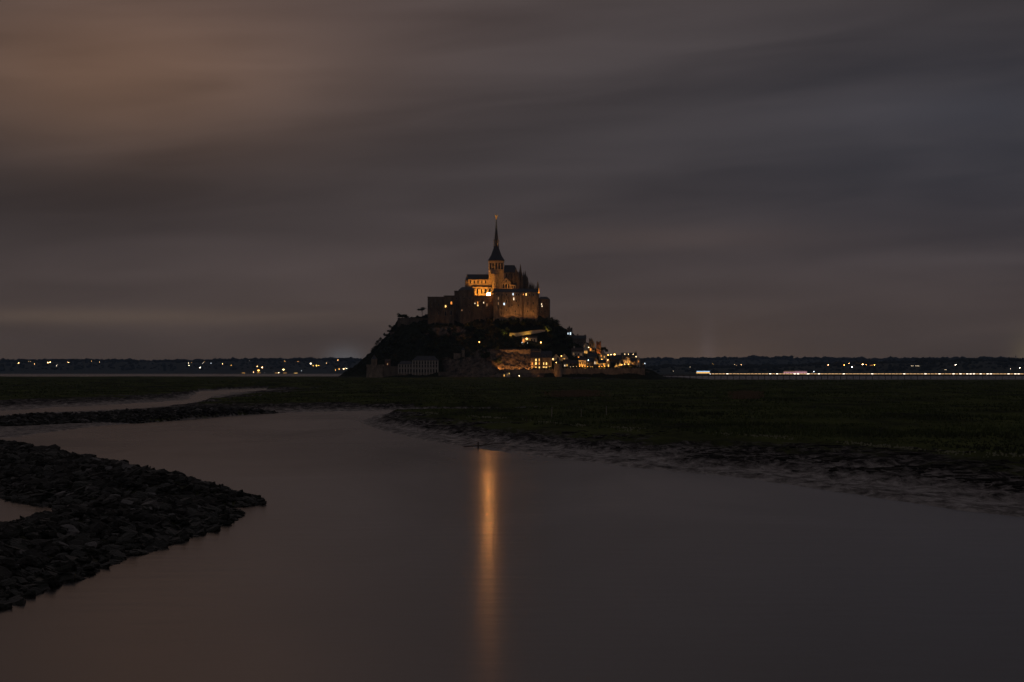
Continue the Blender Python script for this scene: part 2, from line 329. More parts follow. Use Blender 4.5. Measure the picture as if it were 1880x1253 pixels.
def dist_in(P, X, Y):
    d = np.full(X.shape, 1e9); ins = np.zeros(X.shape, bool); n = len(P)
    for i in range(n):
        ax, ay = P[i]; bx, by = P[(i + 1) % n]; ex, ey = bx - ax, by - ay
        t = np.clip(((X - ax) * ex + (Y - ay) * ey) / (ex * ex + ey * ey + 1e-9), 0, 1)
        d = np.minimum(d, np.hypot(X - ax - t * ex, Y - ay - t * ey))
        if abs(ey) > 1e-9:
            ins ^= ((ay > Y) != (by > Y)) & (X < ex * (Y - ay) / ey + ax)
    return d, ins
def ridge(P, X, Y, slope):      # polyline of (x, y, z) with sloping sides
    h = np.full(X.shape, -9.0)
    for (ax, ay, az_), (bx, by, bz) in zip(P[:-1], P[1:]):
        ex, ey = bx - ax, by - ay; t = np.clip(((X - ax) * ex + (Y - ay) * ey) / (ex * ex + ey * ey), 0, 1)
        h = np.maximum(h, az_ + (bz - az_) * t - slope * np.maximum(np.hypot(X - ax - t * ex, Y - ay - t * ey) - .6, 0))
    return h
def gp(px, py, z): x, y = ground(px, py, z); return (x, y, z)
RN = [(-28, 40, 1.4), (-26, 80, 1.3), (-24.2, 102, 1.1), (-23.4, 117, 1.25), (-22.3, 130, 1.05), (-21.6, 131, .8)]
RF = [gp(335, 887, 1.25), gp(285, 876, 1.8), gp(235, 863, 2.0), gp(150, 846, 2.0), gp(70, 829, 2.0), gp(0, 815, 2.0), (-62, 228, 2.0), (-85, 270, 2)]
RM = [gp(-40, 772, 1.0), gp(60, 763, 1.4), gp(180, 760, 1.5), gp(300, 754, 1.6), gp(390, 748, 1.6), gp(430, 750, 1.1)]
def heights(X, Y):
    wx = vnoise(X, Y, .045, 4, 41); wy = vnoise(X, Y, .02, 5, 43)
    far = sstep(280, 480, Y); nearw = .25 + .75 * far
    dW, iW = dist_in(WP, X, Y); dC, iC = dist_in(CP, X + 5 * wx * far, Y + 16 * wy * far)
    d1, i1 = dist_in(GP1, X + 4 * wx, Y + 8 * wy * nearw); d2, i2 = dist_in(GP2, X + 22 * wx, Y + 70 * wy)
    wet = iW | iC; gr = (i1 | i2) & ~wet
    dw = np.where(wet, 0, np.minimum(dW, dC)); dg = np.where(gr, 0, np.minimum(d1, d2))
    din = np.where(gr, np.maximum(np.where(i1, d1, 0), np.where(i2, d2, 0)), 0)
    f = dw / (dw + dg + 1e-6)
    n1 = vnoise(X, Y, .05, 5, 3); n2 = vnoise(X, Y, .35, 4, 5); n3 = vnoise(X * .35, Y, .09, 4, 9)
    z = GZ * np.clip(f ** 1.25 + .10 * np.sin(f * 19 + 3 * n1), 0, 1)
    edge = np.minimum(f, 1 - f) * 2
    z = z + np.where(gr | wet, 0, edge * (.55 * n1 + .45 * n2 + .30 * n3))
    z = np.where(~gr & ~wet, np.maximum(z, .015 + .04 * f), z)
    side = sstep(150, -150, X)
    z = np.where(gr, GZ + .55 * sstep(0, 60, din) + (.45 + 1.2 * side) * sstep(600, 1900, Y) + (.30 * n3 + .18 * n1 + .08 * n2) * sstep(0, 12, din), z)
    z = np.where(wet, -np.minimum(np.where(iW, dW, dC) * .12, 1.5), z)
    yf = 1781 + (2390 - 1781) * sstep(110, 60, X)
    z = np.minimum(z, 4.5 - .06 * (Y - yf) - np.where(Y > yf, 2.0, 0))
    rm_ = ridge(RM, X, Y, .12); rm_ = np.where(iW, rm_ - .7 * dW, rm_)
    rk = np.maximum(np.maximum(ridge(RN, X, Y, .235), ridge(RF, X, Y, .275)), rm_)
    rock = rk > z - .05
    z = np.where(rk > -.8, np.maximum(z, rk + .12 * n2), z)
    # sandy apron at the foot of the island
    ap = np.hypot((X + 10) / 165, (Y - 2010) / 128); az_ = 4.3 - 12 * np.maximum(ap - 1, 0)
    z = np.where(ap < 1.25, np.maximum(z, az_), z)
    g = np.where(gr, 1.0, np.where(wet, 0.0, np.clip(f * 1.0 - .20 - .26 * far + (.28 + .35 * far) * n1 + .15 * n3, 0, .92)))
    g = np.where(rock & (rk > -.8), .5, g); g = np.where((ap < 1.02), .2, g)
    return z, g, gr
rows = 30 * 1.011 ** np.arange(425); tans = np.linspace(-.40, .40, 431)
TY, TT = np.meshgrid(rows, tans, indexing='ij'); TX = TY * TT
TZ, TG, TGR = heights(TX, TY)
nr, nc = TX.shape; idx = np.arange(nr * nc).reshape(nr, nc)
quads = np.stack([idx[:-1, :-1], idx[:-1, 1:], idx[1:, 1:], idx[1:, :-1]], -1).reshape(-1, 4)
tm = npmesh('marsh_ground', np.stack([TX, TY, TZ], -1).reshape(-1, 3), quads, 'marsh', True)
at = tm.attributes.new('grass', 'FLOAT', 'POINT'); at.data.foreach_set('value', TG.astype(np.float32).ravel())
tag(link(bpy.data.objects.new('marsh_ground', tm)), 'flat salt marsh with dark grass and bare grey mud banks along the river', 'marsh', kind='structure')
mb = MB().add([(-30000, -300, 0), (30000, -300, 0), (30000, 60000, 0), (-30000, 60000, 0)], [(0, 1, 2, 3)])
tag(mb.build('water', 'water'), 'still brown river and bay water mirroring the night sky', 'water', kind='structure')
def th(x, y):
    z, _, _ = heights(np.array([float(x)]), np.array([float(y)])); return float(z[0])

# ------------------------------------------------------------------ boulders
def rock_mesh(i):
    r = random.Random(i); import bmesh
    bm = bmesh.new(); bmesh.ops.create_cube(bm, size=1)
    bmesh.ops.subdivide_edges(bm, edges=bm.edges[:], cuts=1, use_grid_fill=True)
    for v in bm.verts:
        p = v.co.copy(); v.co = p.normalized() * (.35 + .5 * p.length) * (.66 + .10 * r.random()) + Vector((r.uniform(-.06, .06), r.uniform(-.06, .06), r.uniform(-.06, .06)))
        v.co.z *= r.uniform(.9, 1.1)
    sh = r.uniform(-.4, .4); sx_ = r.uniform(.9, 1.45); sz = r.uniform(.30, .58)
    for v in bm.verts: v.co = Vector((v.co.x * sx_ + sh * v.co.z, v.co.y, v.co.z * sz))
    bmesh.ops.triangulate(bm, faces=bm.faces[:])
    V = np.array([v.co[:] for v in bm.verts]); bm.verts.index_update(); T = np.array([[v.index for v in f.verts] for f in bm.faces]); bm.free()
    return V, T
ROCK = [rock_mesh(i) for i in range(14)]
RM_MESH = {(i, m): npmesh('boulder', V, T, m) for i, (V, T) in enumerate(ROCK) for m in ('boulder', 'wet_boulder', 'pale_boulder')}
def euler(rx, ry, rz):
    cx, s_x, cy_, sy, cz, sz = math.cos(rx), math.sin(rx), math.cos(ry), math.sin(ry), math.cos(rz), math.sin(rz)
    return np.array([[cz, -sz, 0], [sz, cz, 0], [0, 0, 1]]) @ np.array([[cy_, 0, sy], [0, 1, 0], [-sy, 0, cy_]]) @ np.array([[1, 0, 0], [0, cx, -s_x], [0, s_x, cx]])
def rubble(root, pts, smin, smax, seed):
    r = random.Random(seed); items = []
    for x, y, z in pts:
        s = smin + (smax - smin) * r.random() ** 3.2
        if r.random() < .025: s *= 1.35
        k = r.randrange(14); e = (r.uniform(-.45, .45), r.uniform(-.45, .45), r.uniform(0, 6.28))
        px = 940 + F * x / y; py = HY + F * (CH - z) / y
        vis = -15 < px < 1895 and py < 1265
        items.append((s / y if vis else 0, (x, y, z + s * .10), s, k, e, 'wet_boulder' if z < .3 or r.random() < .4 else ('pale_boulder' if r.random() < .09 else 'boulder')))
    items.sort(key=lambda t: -t[0])
    for _, loc, s, k, e, m in items[:300]:
        o = bpy.data.objects.new('boulder', RM_MESH[k, m]); o.scale = (s, s, s); o.rotation_euler = e
        link(o, root); o.location = Vector(loc) - root.location
    KS = ('boulder', 'wet_boulder', 'pale_boulder'); VV = {k: [] for k in KS}; TT_ = {k: [] for k in KS}; cnt = {k: 0 for k in KS}
    for _, loc, s, k, e, m in items[300:]:
        V, T = ROCK[k]; VV[m].append(V @ euler(*e).T * s + np.array(loc) - np.array(root.location)); TT_[m].append(T + cnt[m]); cnt[m] += len(V)
    for m in VV:
        if VV[m]:
            tag(link(bpy.data.objects.new('rubble', npmesh('rubble', np.concatenate(VV[m]), np.concatenate(TT_[m]), m)), root), kind='stuff')
def jitter(x0, x1, y0, y1, st):
    xs = np.arange(x0, x1, st); ys = np.arange(y0, y1, st); X, Y = np.meshgrid(xs, ys)
    return X.ravel() + rng.uniform(-.45, .45, X.size) * st, Y.ravel() + rng.uniform(-.45, .45, X.size) * st
# near groyne
X, Y = jitter(-75, -10, 58, 262, .52)
k = (np.abs(X / Y) < .30); X, Y = X[k], Y[k]
h = np.maximum(ridge(RN, X, Y, .235), ridge(RF, X, Y, .275)); k = h > -.12 ; X, Y = X[k], Y[k]
Z = heights(X, Y)[0]
root = thing('rock_groyne', 'dark rock groyne of heaped boulders jutting into the river bend', 'groyne', (-22, 120, 0))
rubble(root, list(zip(X, Y, Z)), .45, 1.2, 1)
# far revetment
X, Y = jitter(-110, -48, 280, 470, .95)
h = ridge(RM, X, Y, .12); dW, iW = dist_in(WP, X, Y); dC, iC = dist_in(CP, X, Y)
k = (h > .05) & ((~iW) | (dW < 1.2)) & (dC > 1.5) & (~iC) & ((dW < 26) | iW); X, Y = X[k], Y[k]; Z = heights(X, Y)[0]
root = thing('rock_revetment', 'low dark stone revetment between the river and the muddy side creek', 'revetment', (-66, 380, 0))
rubble(root, list(zip(X, Y, Z)), .7, 1.5, 2)

# ------------------------------------------------------------------ marsh grass, wrack line, stakes
def blades(X, Y, Z, H, Wd, name, m, label, cat, nb=4):
    n = len(X); V = np.zeros((n * nb, 3, 3)); 
    for b in range(nb):
        a = rng.uniform(0, 6.283, n); lean = rng.uniform(.1, .7, n) * H; hh = H * rng.uniform(.55, 1.1, n); ox = rng.normal(0, .25, n) * Wd * 3; oy = rng.normal(0, .25, n) * Wd * 3
        base = np.stack([X + ox, Y + oy, Z - .05], -1); sd_ = np.stack([np.cos(a) * Wd, np.sin(a) * Wd, np.zeros(n)], -1)
        V[b::nb, 0] = base - sd_; V[b::nb, 1] = base + sd_; V[b::nb, 2] = base + np.stack([np.sin(a) * lean, np.cos(a) * lean, hh], -1)
    me = npmesh(name, V.reshape(-1, 3), np.arange(n * nb * 3).reshape(-1, 3), m)
    return tag(link(bpy.data.objects.new(name, me)), label, cat, kind='stuff')
n = 60000
Yr = 125 * np.exp(rng.random(n) ** 1.15 * math.log(1500 / 125)); Xr = Yr * rng.uniform(-.27, .27, n)
Zr, Gr, gr = heights(Xr, Yr); cl_ = vnoise(Xr, Yr, .06, 3, 21)
k = (gr | (Gr > .84)) & (cl_ > -.35); Xr, Yr, Zr, cl_ = Xr[k], Yr[k], Zr[k], cl_[k]
blades(Xr, Yr, Zr, .22 + .75 * np.clip(cl_ + .15, 0, 1), .05 + Yr * .00022, 'marsh_grass', 'grass', 'dark tussocky grass covering the salt marsh', 'grass')
for (x0, x1, y0, y1, cnt, hh, lab) in ((1340, 1400, 722, 735, 900, 1.1, 'clump of reddish dry reeds standing on the open marsh'), (1000, 1110, 718, 728, 1500, .8, 'strip of brownish dry reeds in front of the ramparts')):
    pts = [ground(random.gauss((x0 + x1) / 2, (x1 - x0) / 5), random.uniform(y0, y1), 2.0) for _ in range(cnt)]
    A = np.array(pts); blades(A[:, 0], A[:, 1], heights(A[:, 0], A[:, 1])[0], np.full(cnt, hh), .10, 'dry_reeds', 'dry_grass', lab, 'reeds')
# dark clods slumped along the lip of the mud banks
mat('clod', (.022, .020, .017), .85, .5, 1.2, .5, 4, spec=.15)
yc = 120 * np.exp(rng.random(60000) * math.log(560 / 120)); xc = yc * rng.uniform(-.26, .27, 60000); zc, gc, grc = heights(xc, yc); cn = vnoise(xc, yc, .09, 3, 51)
k = (~grc) & (zc > .25) & (zc < 1.7) & (cn > -.05) & (gc > .18) & (xc > -60); xc, yc, zc = xc[k][:2200], yc[k][:2200], zc[k][:2200]; VV = []; TT_ = []; cc = 0
for x, y, z in zip(xc, yc, zc):
    V, T = ROCK[random.randrange(14)]; sz_ = random.uniform(.25, .5) + .9 * random.random() ** 6; Q = V @ euler(0, 0, random.uniform(0, 6.3)).T * sz_ * np.array([1.2, 1.2, .55]) + np.array([x, y, z]); VV.append(Q); TT_.append(T + cc); cc += len(V)
tag(link(bpy.data.objects.new('mud_clods', npmesh('mud_clods', np.concatenate(VV), np.concatenate(TT_), 'clod'))), 'dark lumpy clods slumped along the lip of the mud banks', 'mud clods', kind='stuff')
# pale tide wrack along the edge of the right bank
E = GP1[1:14]; pts = []
for (ax, ay), (bx, by) in zip(E[:-1], E[1:]):
    Ls = math.hypot(bx - ax, by - ay)
    for _ in range(int(Ls * 7)):
        t = random.random(); x = ax + (bx - ax) * t; y = ay + (by - ay) * t
        if fbm(x, y, .12, 2, 4) < (-.02 if y < 250 else .18): continue
        pts.append((x + random.gauss(0, .5), y + random.gauss(.8, 2.2)))
A = np.array(pts); Za = heights(A[:, 0], A[:, 1])[0]; V = []; T = []
for (x, y), z in zip(A, Za):
    s = random.uniform(.03, .085); o = len(V); a = random.uniform(0, 6)
    V += [(x + s * 2 * math.cos(a), y + s * math.sin(a), z + .02), (x + s * 2 * math.cos(a + 2.1), y + s * math.sin(a + 2.1), z + .02), (x + s * 2 * math.cos(a + 4.2), y + s * math.sin(a + 4.2), z + .02), (x, y, z + s * 1.8 + .06)]
    T += [(o, o + 1, o + 3), (o + 1, o + 2, o + 3), (o + 2, o, o + 3), (o, o + 2, o + 1)]
tag(link(bpy.data.objects.new('tide_wrack', npmesh('tide_wrack', V, T, 'wrack'))), 'thin broken line of pale tide wrack along the grassy bank edge', 'tide wrack', kind='stuff')
for px, pyb, hp, r, lab in ((1013, 768, 21, .075, 'tallest pale wooden stake standing alone on the marsh'), (1067, 766, 15, .05, 'thin grey stake midway between two taller pale stakes'), (1113, 762, 16, .06, 'pale wooden stake on the marsh, farthest from the river'), (967, 775, 15, .04, 'faint thin dark stake close to the muddy bank edge')):
    Y = 300.0
    for _ in range(8): Y = (CH - th(X_(px, Y), Y)) * F / (pyb - HY)
    x = X_(px, Y); z = th(x, Y); hm = hp * Y / F
    o = thing('stake', lab, 'stake', (x, Y, z), 'stakes on the marsh')
    MB().lathe([(r, -.5), (r * .95, hm * .5), (r * .85, hm - .06), (r * .3, hm)], 8).build('post', 'pale_wood' if r > .045 else 'wood', o)
    MB().lathe([(r * 1.25, hm * .86), (r * 1.25, hm * .9)], 8).build('band', 'dark_metal', o)
x, y = ground(878, 822, .1); z = th(x, y)
o = thing('mooring_post', 'short dark mooring post at the water edge beside driftwood', 'post', (x, y, z))
MB().lathe([(.09, -.6), (.085, .6), (.06, .78)], 8).build('post', 'wood', o)
o = thing('driftwood_branch', 'bare driftwood branch lying on the mud beside a short post', 'driftwood', (x + .5, y + 1.5, th(x + .5, y + 1.5)))
MB().tube((-2.2, -1.2, .1), (0, .2, .25), .07, .06).tube((0, .2, .25), (2.6, 2.4, .5), .06, .025).build('trunk', 'wood', o)
MB().tube((0, .2, .25), (1.4, .6, .9), .045, .015).tube((.9, .9, .33), (1.5, 2.6, .9), .035, .012).build('twig', 'wood', o)

# ------------------------------------------------------------------ rock of the island
CPX = [(640, 693, 1995), (655, 693, 1945), (675, 694, 1912), (700, 694, 1903), (750, 694, 1897), (800, 694, 1895), (850, 693, 1893), (900, 693, 1891), (925, 692, 1891), (965, 693, 1893), (1010, 693, 1893),
 (652, 684, 1985), (666, 670, 2000), (690, 646, 2005), (714, 614, 2008), (722, 604, 2010), (729, 590, 2010), (760, 585, 2010), (785, 583, 2010),
 (690, 668, 1955), (730, 640, 1960), (770, 622, 1960), (800, 612, 1962), (835, 612, 1964), (870, 610, 1966),
 (740, 605, 1985), (770, 598, 1985), (790, 598, 1980), (830, 600, 1980), (870, 598, 1980), (905, 594, 1978),
 (700, 683, 1920), (740, 668, 1925), (780, 655, 1925), (820, 650, 1927), (850, 645, 1930), (880, 640, 1932), (905, 640, 1934),
 (720, 686, 1910), (770, 684, 1908), (820, 682, 1906), (860, 676, 1905), (890, 672, 1906),
 (920, 641, 1938), (960, 641, 1938), (1000, 642, 1938), (930, 634, 1950), (960, 632, 1950), (1000, 632, 1950), (925, 618, 1963), (960, 618, 1962), (1000, 616, 1963), (930, 606, 1969), (970, 604, 1969), (1000, 602, 1969),
 (910, 590, 1975), (950, 589, 1975), (990, 590, 1975), (1008, 592, 1978), (1020, 596, 1985),
 (915, 670, 1914), (935, 668, 1918), (955, 665, 1920), (980, 664, 1922), (1005, 664, 1922), (915, 650, 1928), (945, 656, 1927), (925, 682, 1903), (960, 681, 1903), (1000, 680, 1904),
 (1032, 603, 1985), (1050, 620, 1980), (1075, 634, 1972), (1100, 650, 1962), (1130, 658, 1958), (1160, 664, 1952), (1178, 682, 1960), (1190, 696, 1965),
 (1030, 638, 1948), (1060, 648, 1940), (1100, 660, 1936), (1140, 666, 1932), (1170, 672, 1926),
 (1025, 664, 1922), (1060, 667, 1920), (1100, 671, 1916), (1150, 673, 1914), (1025, 677, 1905), (1060, 677, 1904), (1100, 677, 1904), (1150, 677, 1904), (1175, 678, 1905),
 (860, 562, 2010), (900, 558, 2010), (960, 560, 2010), (820, 574, 2010), (990, 574, 2010)]
CPW = [(X_(a, c), c, Z_(b, c)) for a, b, c in CPX]
for a in (650, 720, 800, 900, 1000, 1100, 1185): CPW += [(X_(a, 2000) * .95, 2120 - abs(a - 900) * .1, 2.0)]
for a in (760, 850, 950): CPW += [(X_(a, 2050), 2055, 50.0)]
CPW += [(-170, 2000, -2), (135, 1990, -2), (-150, 1900, 0), (140, 1900, 0)]
CPW += [(X_(p, 1893), 1893.0, 1.5) for p in (1035, 1060, 1085, 1110, 1135, 1160, 1185)]
CPW = np.array(CPW)
def rk(A, B): return np.sqrt((A[:, None, 0] - B[None, :, 0]) ** 2 + (A[:, None, 1] - B[None, :, 1]) ** 2 + 4.0)
n = len(CPW); Am = np.zeros((n + 3, n + 3)); Am[:n, :n] = rk(CPW, CPW); Am[:n, n] = Am[n, :n] = 1; Am[:n, n + 1:] = CPW[:, :2]; Am[n + 1:, :n] = CPW[:, :2].T
sol = np.linalg.solve(Am, np.concatenate([CPW[:, 2], [0, 0, 0]]))
GX = np.arange(-175, 150, 1.15); GY = np.arange(1886, 2135, 1.15); IX, IY = np.meshgrid(GX, GY, indexing='ij')
Pq = np.stack([IX.ravel(), IY.ravel()], -1); IZ = (rk(Pq, CPW) @ sol[:n] + sol[n] + Pq @ sol[n + 1:]).reshape(IX.shape)
crag = 1 - np.abs(vnoise(IX, IY, .09, 4, 31)); crag2 = vnoise(IX, IY, .22, 4, 33)
leftish = sstep(35, -10, IX)
IZ = IZ + (sstep(4.6, 9, IZ)) * ((crag - .75) * (3.0 + 4.0 * leftish) + crag2 * (1.3 + 1.5 * leftish))
def ih(x, y):
    i = min(max((x - GX[0]) / 1.15, 0), len(GX) - 1.001); j = min(max((y - GY[0]) / 1.15, 0), len(GY) - 1.001); a, b = int(i), int(j); u, v = i - a, j - b
    return IZ[a, b] * (1 - u) * (1 - v) + IZ[a + 1, b] * u * (1 - v) + IZ[a, b + 1] * (1 - u) * v + IZ[a + 1, b + 1] * u * v
def hit(px, py):
    Y = 1888.0
    while Y < 2110:
        if Z_(py, Y) <= ih(X_(px, Y), Y): return X_(px, Y), Y, Z_(py, Y)
        Y += .5
    return None
ia = np.arange(IX.size).reshape(IX.shape)
iq = np.stack([ia[:-1, :-1], ia[1:, :-1], ia[1:, 1:], ia[:-1, 1:]], -1).reshape(-1, 4)
jx = rng.uniform(-.4, .4, IX.shape); jy = rng.uniform(-.4, .4, IX.shape)
im = npmesh('rocky_island', np.stack([IX + jx, IY + jy, IZ], -1).reshape(-1, 3), iq, 'granite', False)
PXI = 940 + F * IX / IY; PYI = HY + F * (CH - IZ) / IY
crg = sstep(850, 905, PXI) * sstep(1010, 975, PXI) * sstep(638, 646, PYI)          # bare crag above the low rampart
crg2 = sstep(800, 830, PXI) * sstep(930, 900, PXI) * sstep(650, 665, PYI) * .35
clf = sstep(770, 800, PXI) * sstep(870, 840, PXI) * sstep(596, 604, PYI) * sstep(622, 612, PYI) * .32
VEG = np.clip(.72 - .75 * crg - crg2 - clf, 0, 1); av = im.attributes.new('veg', 'FLOAT', 'POINT'); av.data.foreach_set('value', VEG.astype(np.float32).ravel())
tag(link(bpy.data.objects.new('rocky_island', im)), 'steep granite rock of the tidal island rising above the marsh', 'rock', kind='structure')

# ------------------------------------------------------------------ building kit
def window(parent, px, py, wp, hp, kind, px0, pyb, s, yf, arch=False, mull=False):
    x = (px - px0) * s; z = (pyb - py) * s; w_ = wp * s / 2; h_ = hp * s / 2; t = .14
    m = MB(); m.box(x - w_ - t, x - w_, yf - .16, yf + .02, z - h_ - t, z + h_ + t).box(x + w_, x + w_ + t, yf - .16, yf + .02, z - h_ - t, z + h_ + t)
    m.box(x - w_, x + w_, yf - .16, yf + .02, z - h_ - t, z - h_).box(x - w_, x + w_, yf - .16, yf + .02, z + h_, z + h_ + t)
    if mull or wp > 3:
        m.box(x - .06, x + .06, yf - .13, yf + .02, z - h_, z + h_).box(x - w_, x + w_, yf - .12, yf + .02, z - .05, z + .05)
    wo_ = m.build('window', 'frame', parent)
    p = MB()
    if arch:
        n = 8; vs = [(x - w_, yf - .06, z - h_), (x + w_, yf - .06, z - h_)] + [(x + w_ * math.cos(math.pi * k / n), yf - .06, z + h_ - w_ + w_ * math.sin(math.pi * k / n)) for k in range(n + 1)]
        p.add(vs, [tuple(range(len(vs)))])
    else: p.add([(x - w_, yf - .06, z - h_), (x + w_, yf - .06, z - h_), (x + w_, yf - .06, z + h_), (x - w_, yf - .06, z + h_)], [(0, 1, 2, 3)])
    p.build('pane', {'d': 'glass_dark', 'w': 'lit_warm', 'y': 'lit_yellow', 'o': 'lit_orange', 'c': 'lit_cool', 'h': 'lit_white', 'm': 'lit_dim'}[kind], wo_)
def crenels(x0, x1, y0, y1, z, st=1.4, h=.8, t=.5):
    m = MB(); n = max(2, int((x1 - x0) / st)); d = (x1 - x0) / n
    for k in range(n):
        if k % 2 == 0: m.box(x0 + k * d, x0 + (k + 1) * d, y0 + .004, y0 + t, z, z + h); m.box(x0 + k * d, x0 + (k + 1) * d, y1 - t, y1 - .004, z, z + h)
    n = max(2, int((y1 - y0) / st)); d = (y1 - y0) / n
    for k in range(1, n - 1):
        if k % 2 == 0: m.box(x0 + .004, x0 + t, y0 + k * d, y0 + (k + 1) * d, z, z + h); m.box(x1 - t, x1 - .004, y0 + k * d, y0 + (k + 1) * d, z, z + h)
    return m
def building(name, label, cat, px0, px1, eave, base, Y, depth, roof, ridge_, wins=(), m='stone', rm='slate', sink=5, group=None, chim=(), buttress=(), auto=None):
    s = Y / F; pc = (px0 + px1) / 2; w_ = (px1 - px0) * s / 2; h_ = (base - eave) * s
    o = thing(name, label, cat, (X_(pc, Y), Y, Z_(base, Y)), group)
    MB().box(-w_, w_, 0, depth, -sink, h_).build('wall', m, o)
    ov = .35; zr = (base - ridge_) * s if ridge_ else h_
    if roof == 'x': r_ = MB().gable_x(-w_ - ov, w_ + ov, -ov, depth + ov, h_ + .003, zr).build('roof', rm, o)
    elif roof == 'h': r_ = MB().gable_x(-w_ - ov, w_ + ov, -ov, depth + ov, h_ + .003, zr, min(w_ * .45, depth * .4)).build('roof', rm, o)
    elif roof == 'y':
        MB().gable_y(-w_ + .01, w_ - .01, .01, depth - .01, h_, zr - .15).build('gable', m, o)
        mm = MB(); t = .22; th_ = zr - h_
        for sg in (-1, 1):
            a = (sg * (w_ + ov), h_ - ov * th_ / w_); b = (0, zr)
            vs = [(a[0], -ov, a[1]), (b[0], -ov, b[1]), (b[0], depth + ov, b[1]), (a[0], depth + ov, a[1])]
            mm.add(vs + [(x, y, z + t) for x, y, z in vs], [(0, 1, 2, 3), (4, 5, 6, 7), (0, 1, 5, 4), (1, 2, 6, 5), (2, 3, 7, 6), (3, 0, 4, 7)])
        r_ = mm.build('roof', rm, o)
    elif roof == 'c': r_ = crenels(-w_, w_, 0, depth, h_ + .002).build('battlement', m, o)
    elif roof == 'p': r_ = MB().taper((-w_ - ov, w_ + ov, -ov, depth + ov, h_ + .003), (-.1, .1, depth / 2 - .1, depth / 2 + .1, zr)).build('roof', rm, o)
    else: r_ = MB().box(-w_ - .2, w_ + .2, -.2, depth + .2, h_ + .002, h_ + .5).build('coping', m, o)
    for cx, ct in chim:
        x = (cx - pc) * s; zt = (base - ct) * s; c_ = MB().box(x - .6, x + .6, depth * .45, depth * .45 + 1.0, h_ - 1, zt).build('chimney', m, r_)
    for bx, bt, bw, bd in buttress:
        x = (bx - pc) * s; zt = (base - bt) * s; b = bw * s / 2
        MB().box(x - b, x + b, -bd, -.003, -sink, zt - 1.2).taper((x - b, x + b, -bd, -.003, zt - 1.2), (x - b, x + b, -.3, -.003, zt)).build('buttress', m, o)
    if auto:      # regular dark windows: columns, rows, from/to rows
        nx, rws, wp, hp = auto
        for py in rws:
            for k in range(nx):
                window(o, px0 + (px1 - px0) * (k + .5) / nx, py, wp, hp, 'd', pc, base, s, 0)
    for wdw in wins:
        px, py, wp, hp, kd = wdw[:5]; window(o, px, py, wp, hp, kd, pc, base, s, 0, arch=len(wdw) > 5)
    return o
def round_tower(name, label, px0, px1, top, base, Y, roof=None, m='dark_stone', wins=(), sink=4, group=None, cr=True, rm='slate'):
    s = Y / F; r = (px1 - px0) * s / 2; h_ = (base - top) * s; pc = (px0 + px1) / 2
    o = thing(name, label, 'tower', (X_(pc, Y), Y + r, Z_(base, Y)), group)
    MB().lathe([(r * 1.06, -sink), (r * 1.03, 0), (r * .96, h_ * .85), (r, h_ * .86), (r, h_)], 24).build('wall', m, o)
    if cr:
        mm = MB()
        for k in range(0, 24, 2):
            a0, a1 = 2 * math.pi * k / 24, 2 * math.pi * (k + 1) / 24
            q = [(rr * math.cos(a), rr * math.sin(a)) for rr in (r - .45, r - .004) for a in (a0, a1)]
            vs = [(x, y, z) for z in (h_ + .002, h_ + .9) for x, y in (q[0], q[1], q[3], q[2])]
            mm.add(vs, [(0, 1, 2, 3), (4, 5, 6, 7), (0, 1, 5, 4), (1, 2, 6, 5), (2, 3, 7, 6), (3, 0, 4, 7)])
        mm.build('battlement', m, o)
    if roof: MB().lathe([(r * 1.08 if not cr else r * .8, h_ + .01), (r * .5, h_ + ((base - roof) * s - h_) * .45), (.08, (base - roof) * s)], 20).build('roof', rm, o)
    for px, py, wp, hp, kd in wins:
        window(o, px, py, wp, hp, kd, pc, base, s, -r * 1.0)
    return o
def lamp(px, py, Y=None, kind='lamp_warm', r=.32, label='', group='street lamps on the island', name='street_lamp', foot=None):
    """post standing on the rock with a glazed lantern; px, py = the light itself"""
    if Y is None:
        q = None; p2 = py + 7
        while q is None and p2 < 700: q = hit(px, p2); p2 += 2
        x, Y, _ = q; x = X_(px, Y)
    else: x = X_(px, Y)
    zl = Z_(py, Y); zg = (ih(x, Y) if foot is None else foot) - .3; zg = min(zg, zl - 2.2)
    o = thing(name, label, 'lamp', (x, Y, zg), group); H = zl - zg
    MB().lathe([(.14, 0), (.12, .5), (.07, .6), (.05, H - r - .1), (.12, H - r)], 8).build('post', 'dark_metal', o)
    g = MB().lathe([(r * .5, H - r), (r * .95, H - r * .3), (r, H + r * .3), (r * .5, H + r * .9)], 10).build('lantern', kind, o)
    MB().lathe([(r * .8, H + r * .95), (.05, H + r * 1.6)], 8).build('cap', 'dark_metal', g)
    return o
def flood(px, py, Y, aim, power, colr, angle, label, size=.35, group='hidden floodlights'):
    x, z = X_(px, Y), Z_(py, Y); zg = z - .6
    o = thing('floodlight', label, 'floodlight', (x, Y, zg), group)
    tgt = Vector((X_(aim[0], aim[2]), aim[2], Z_(aim[1], aim[2]))); d = (tgt - Vector((x, Y, z))).normalized()
    MB().lathe([(.25, -.6), (.12, -.5), (.06, .35)], 8).build('stand', 'dark_metal', o)
    hd = MB().tube(tuple(Vector((0, 0, .6)) - d * .35), tuple(Vector((0, 0, .6)) + d * .1), .2, .32, 10).build('housing', 'dark_metal', o)
    ld = bpy.data.lights.new('beam', 'SPOT'); ld.energy = power; ld.color = colr; ld.spot_size = R(angle); ld.spot_blend = .8; ld.shadow_soft_size = size
    lo = link(bpy.data.objects.new('beam', ld), o); lo.location = Vector((0, 0, .6)) + d * .5; lo.rotation_euler = d.to_track_quat('-Z', 'Y').to_euler()
    return o
AMB = (1, .37, .045); PCH = (1, .40, .10)

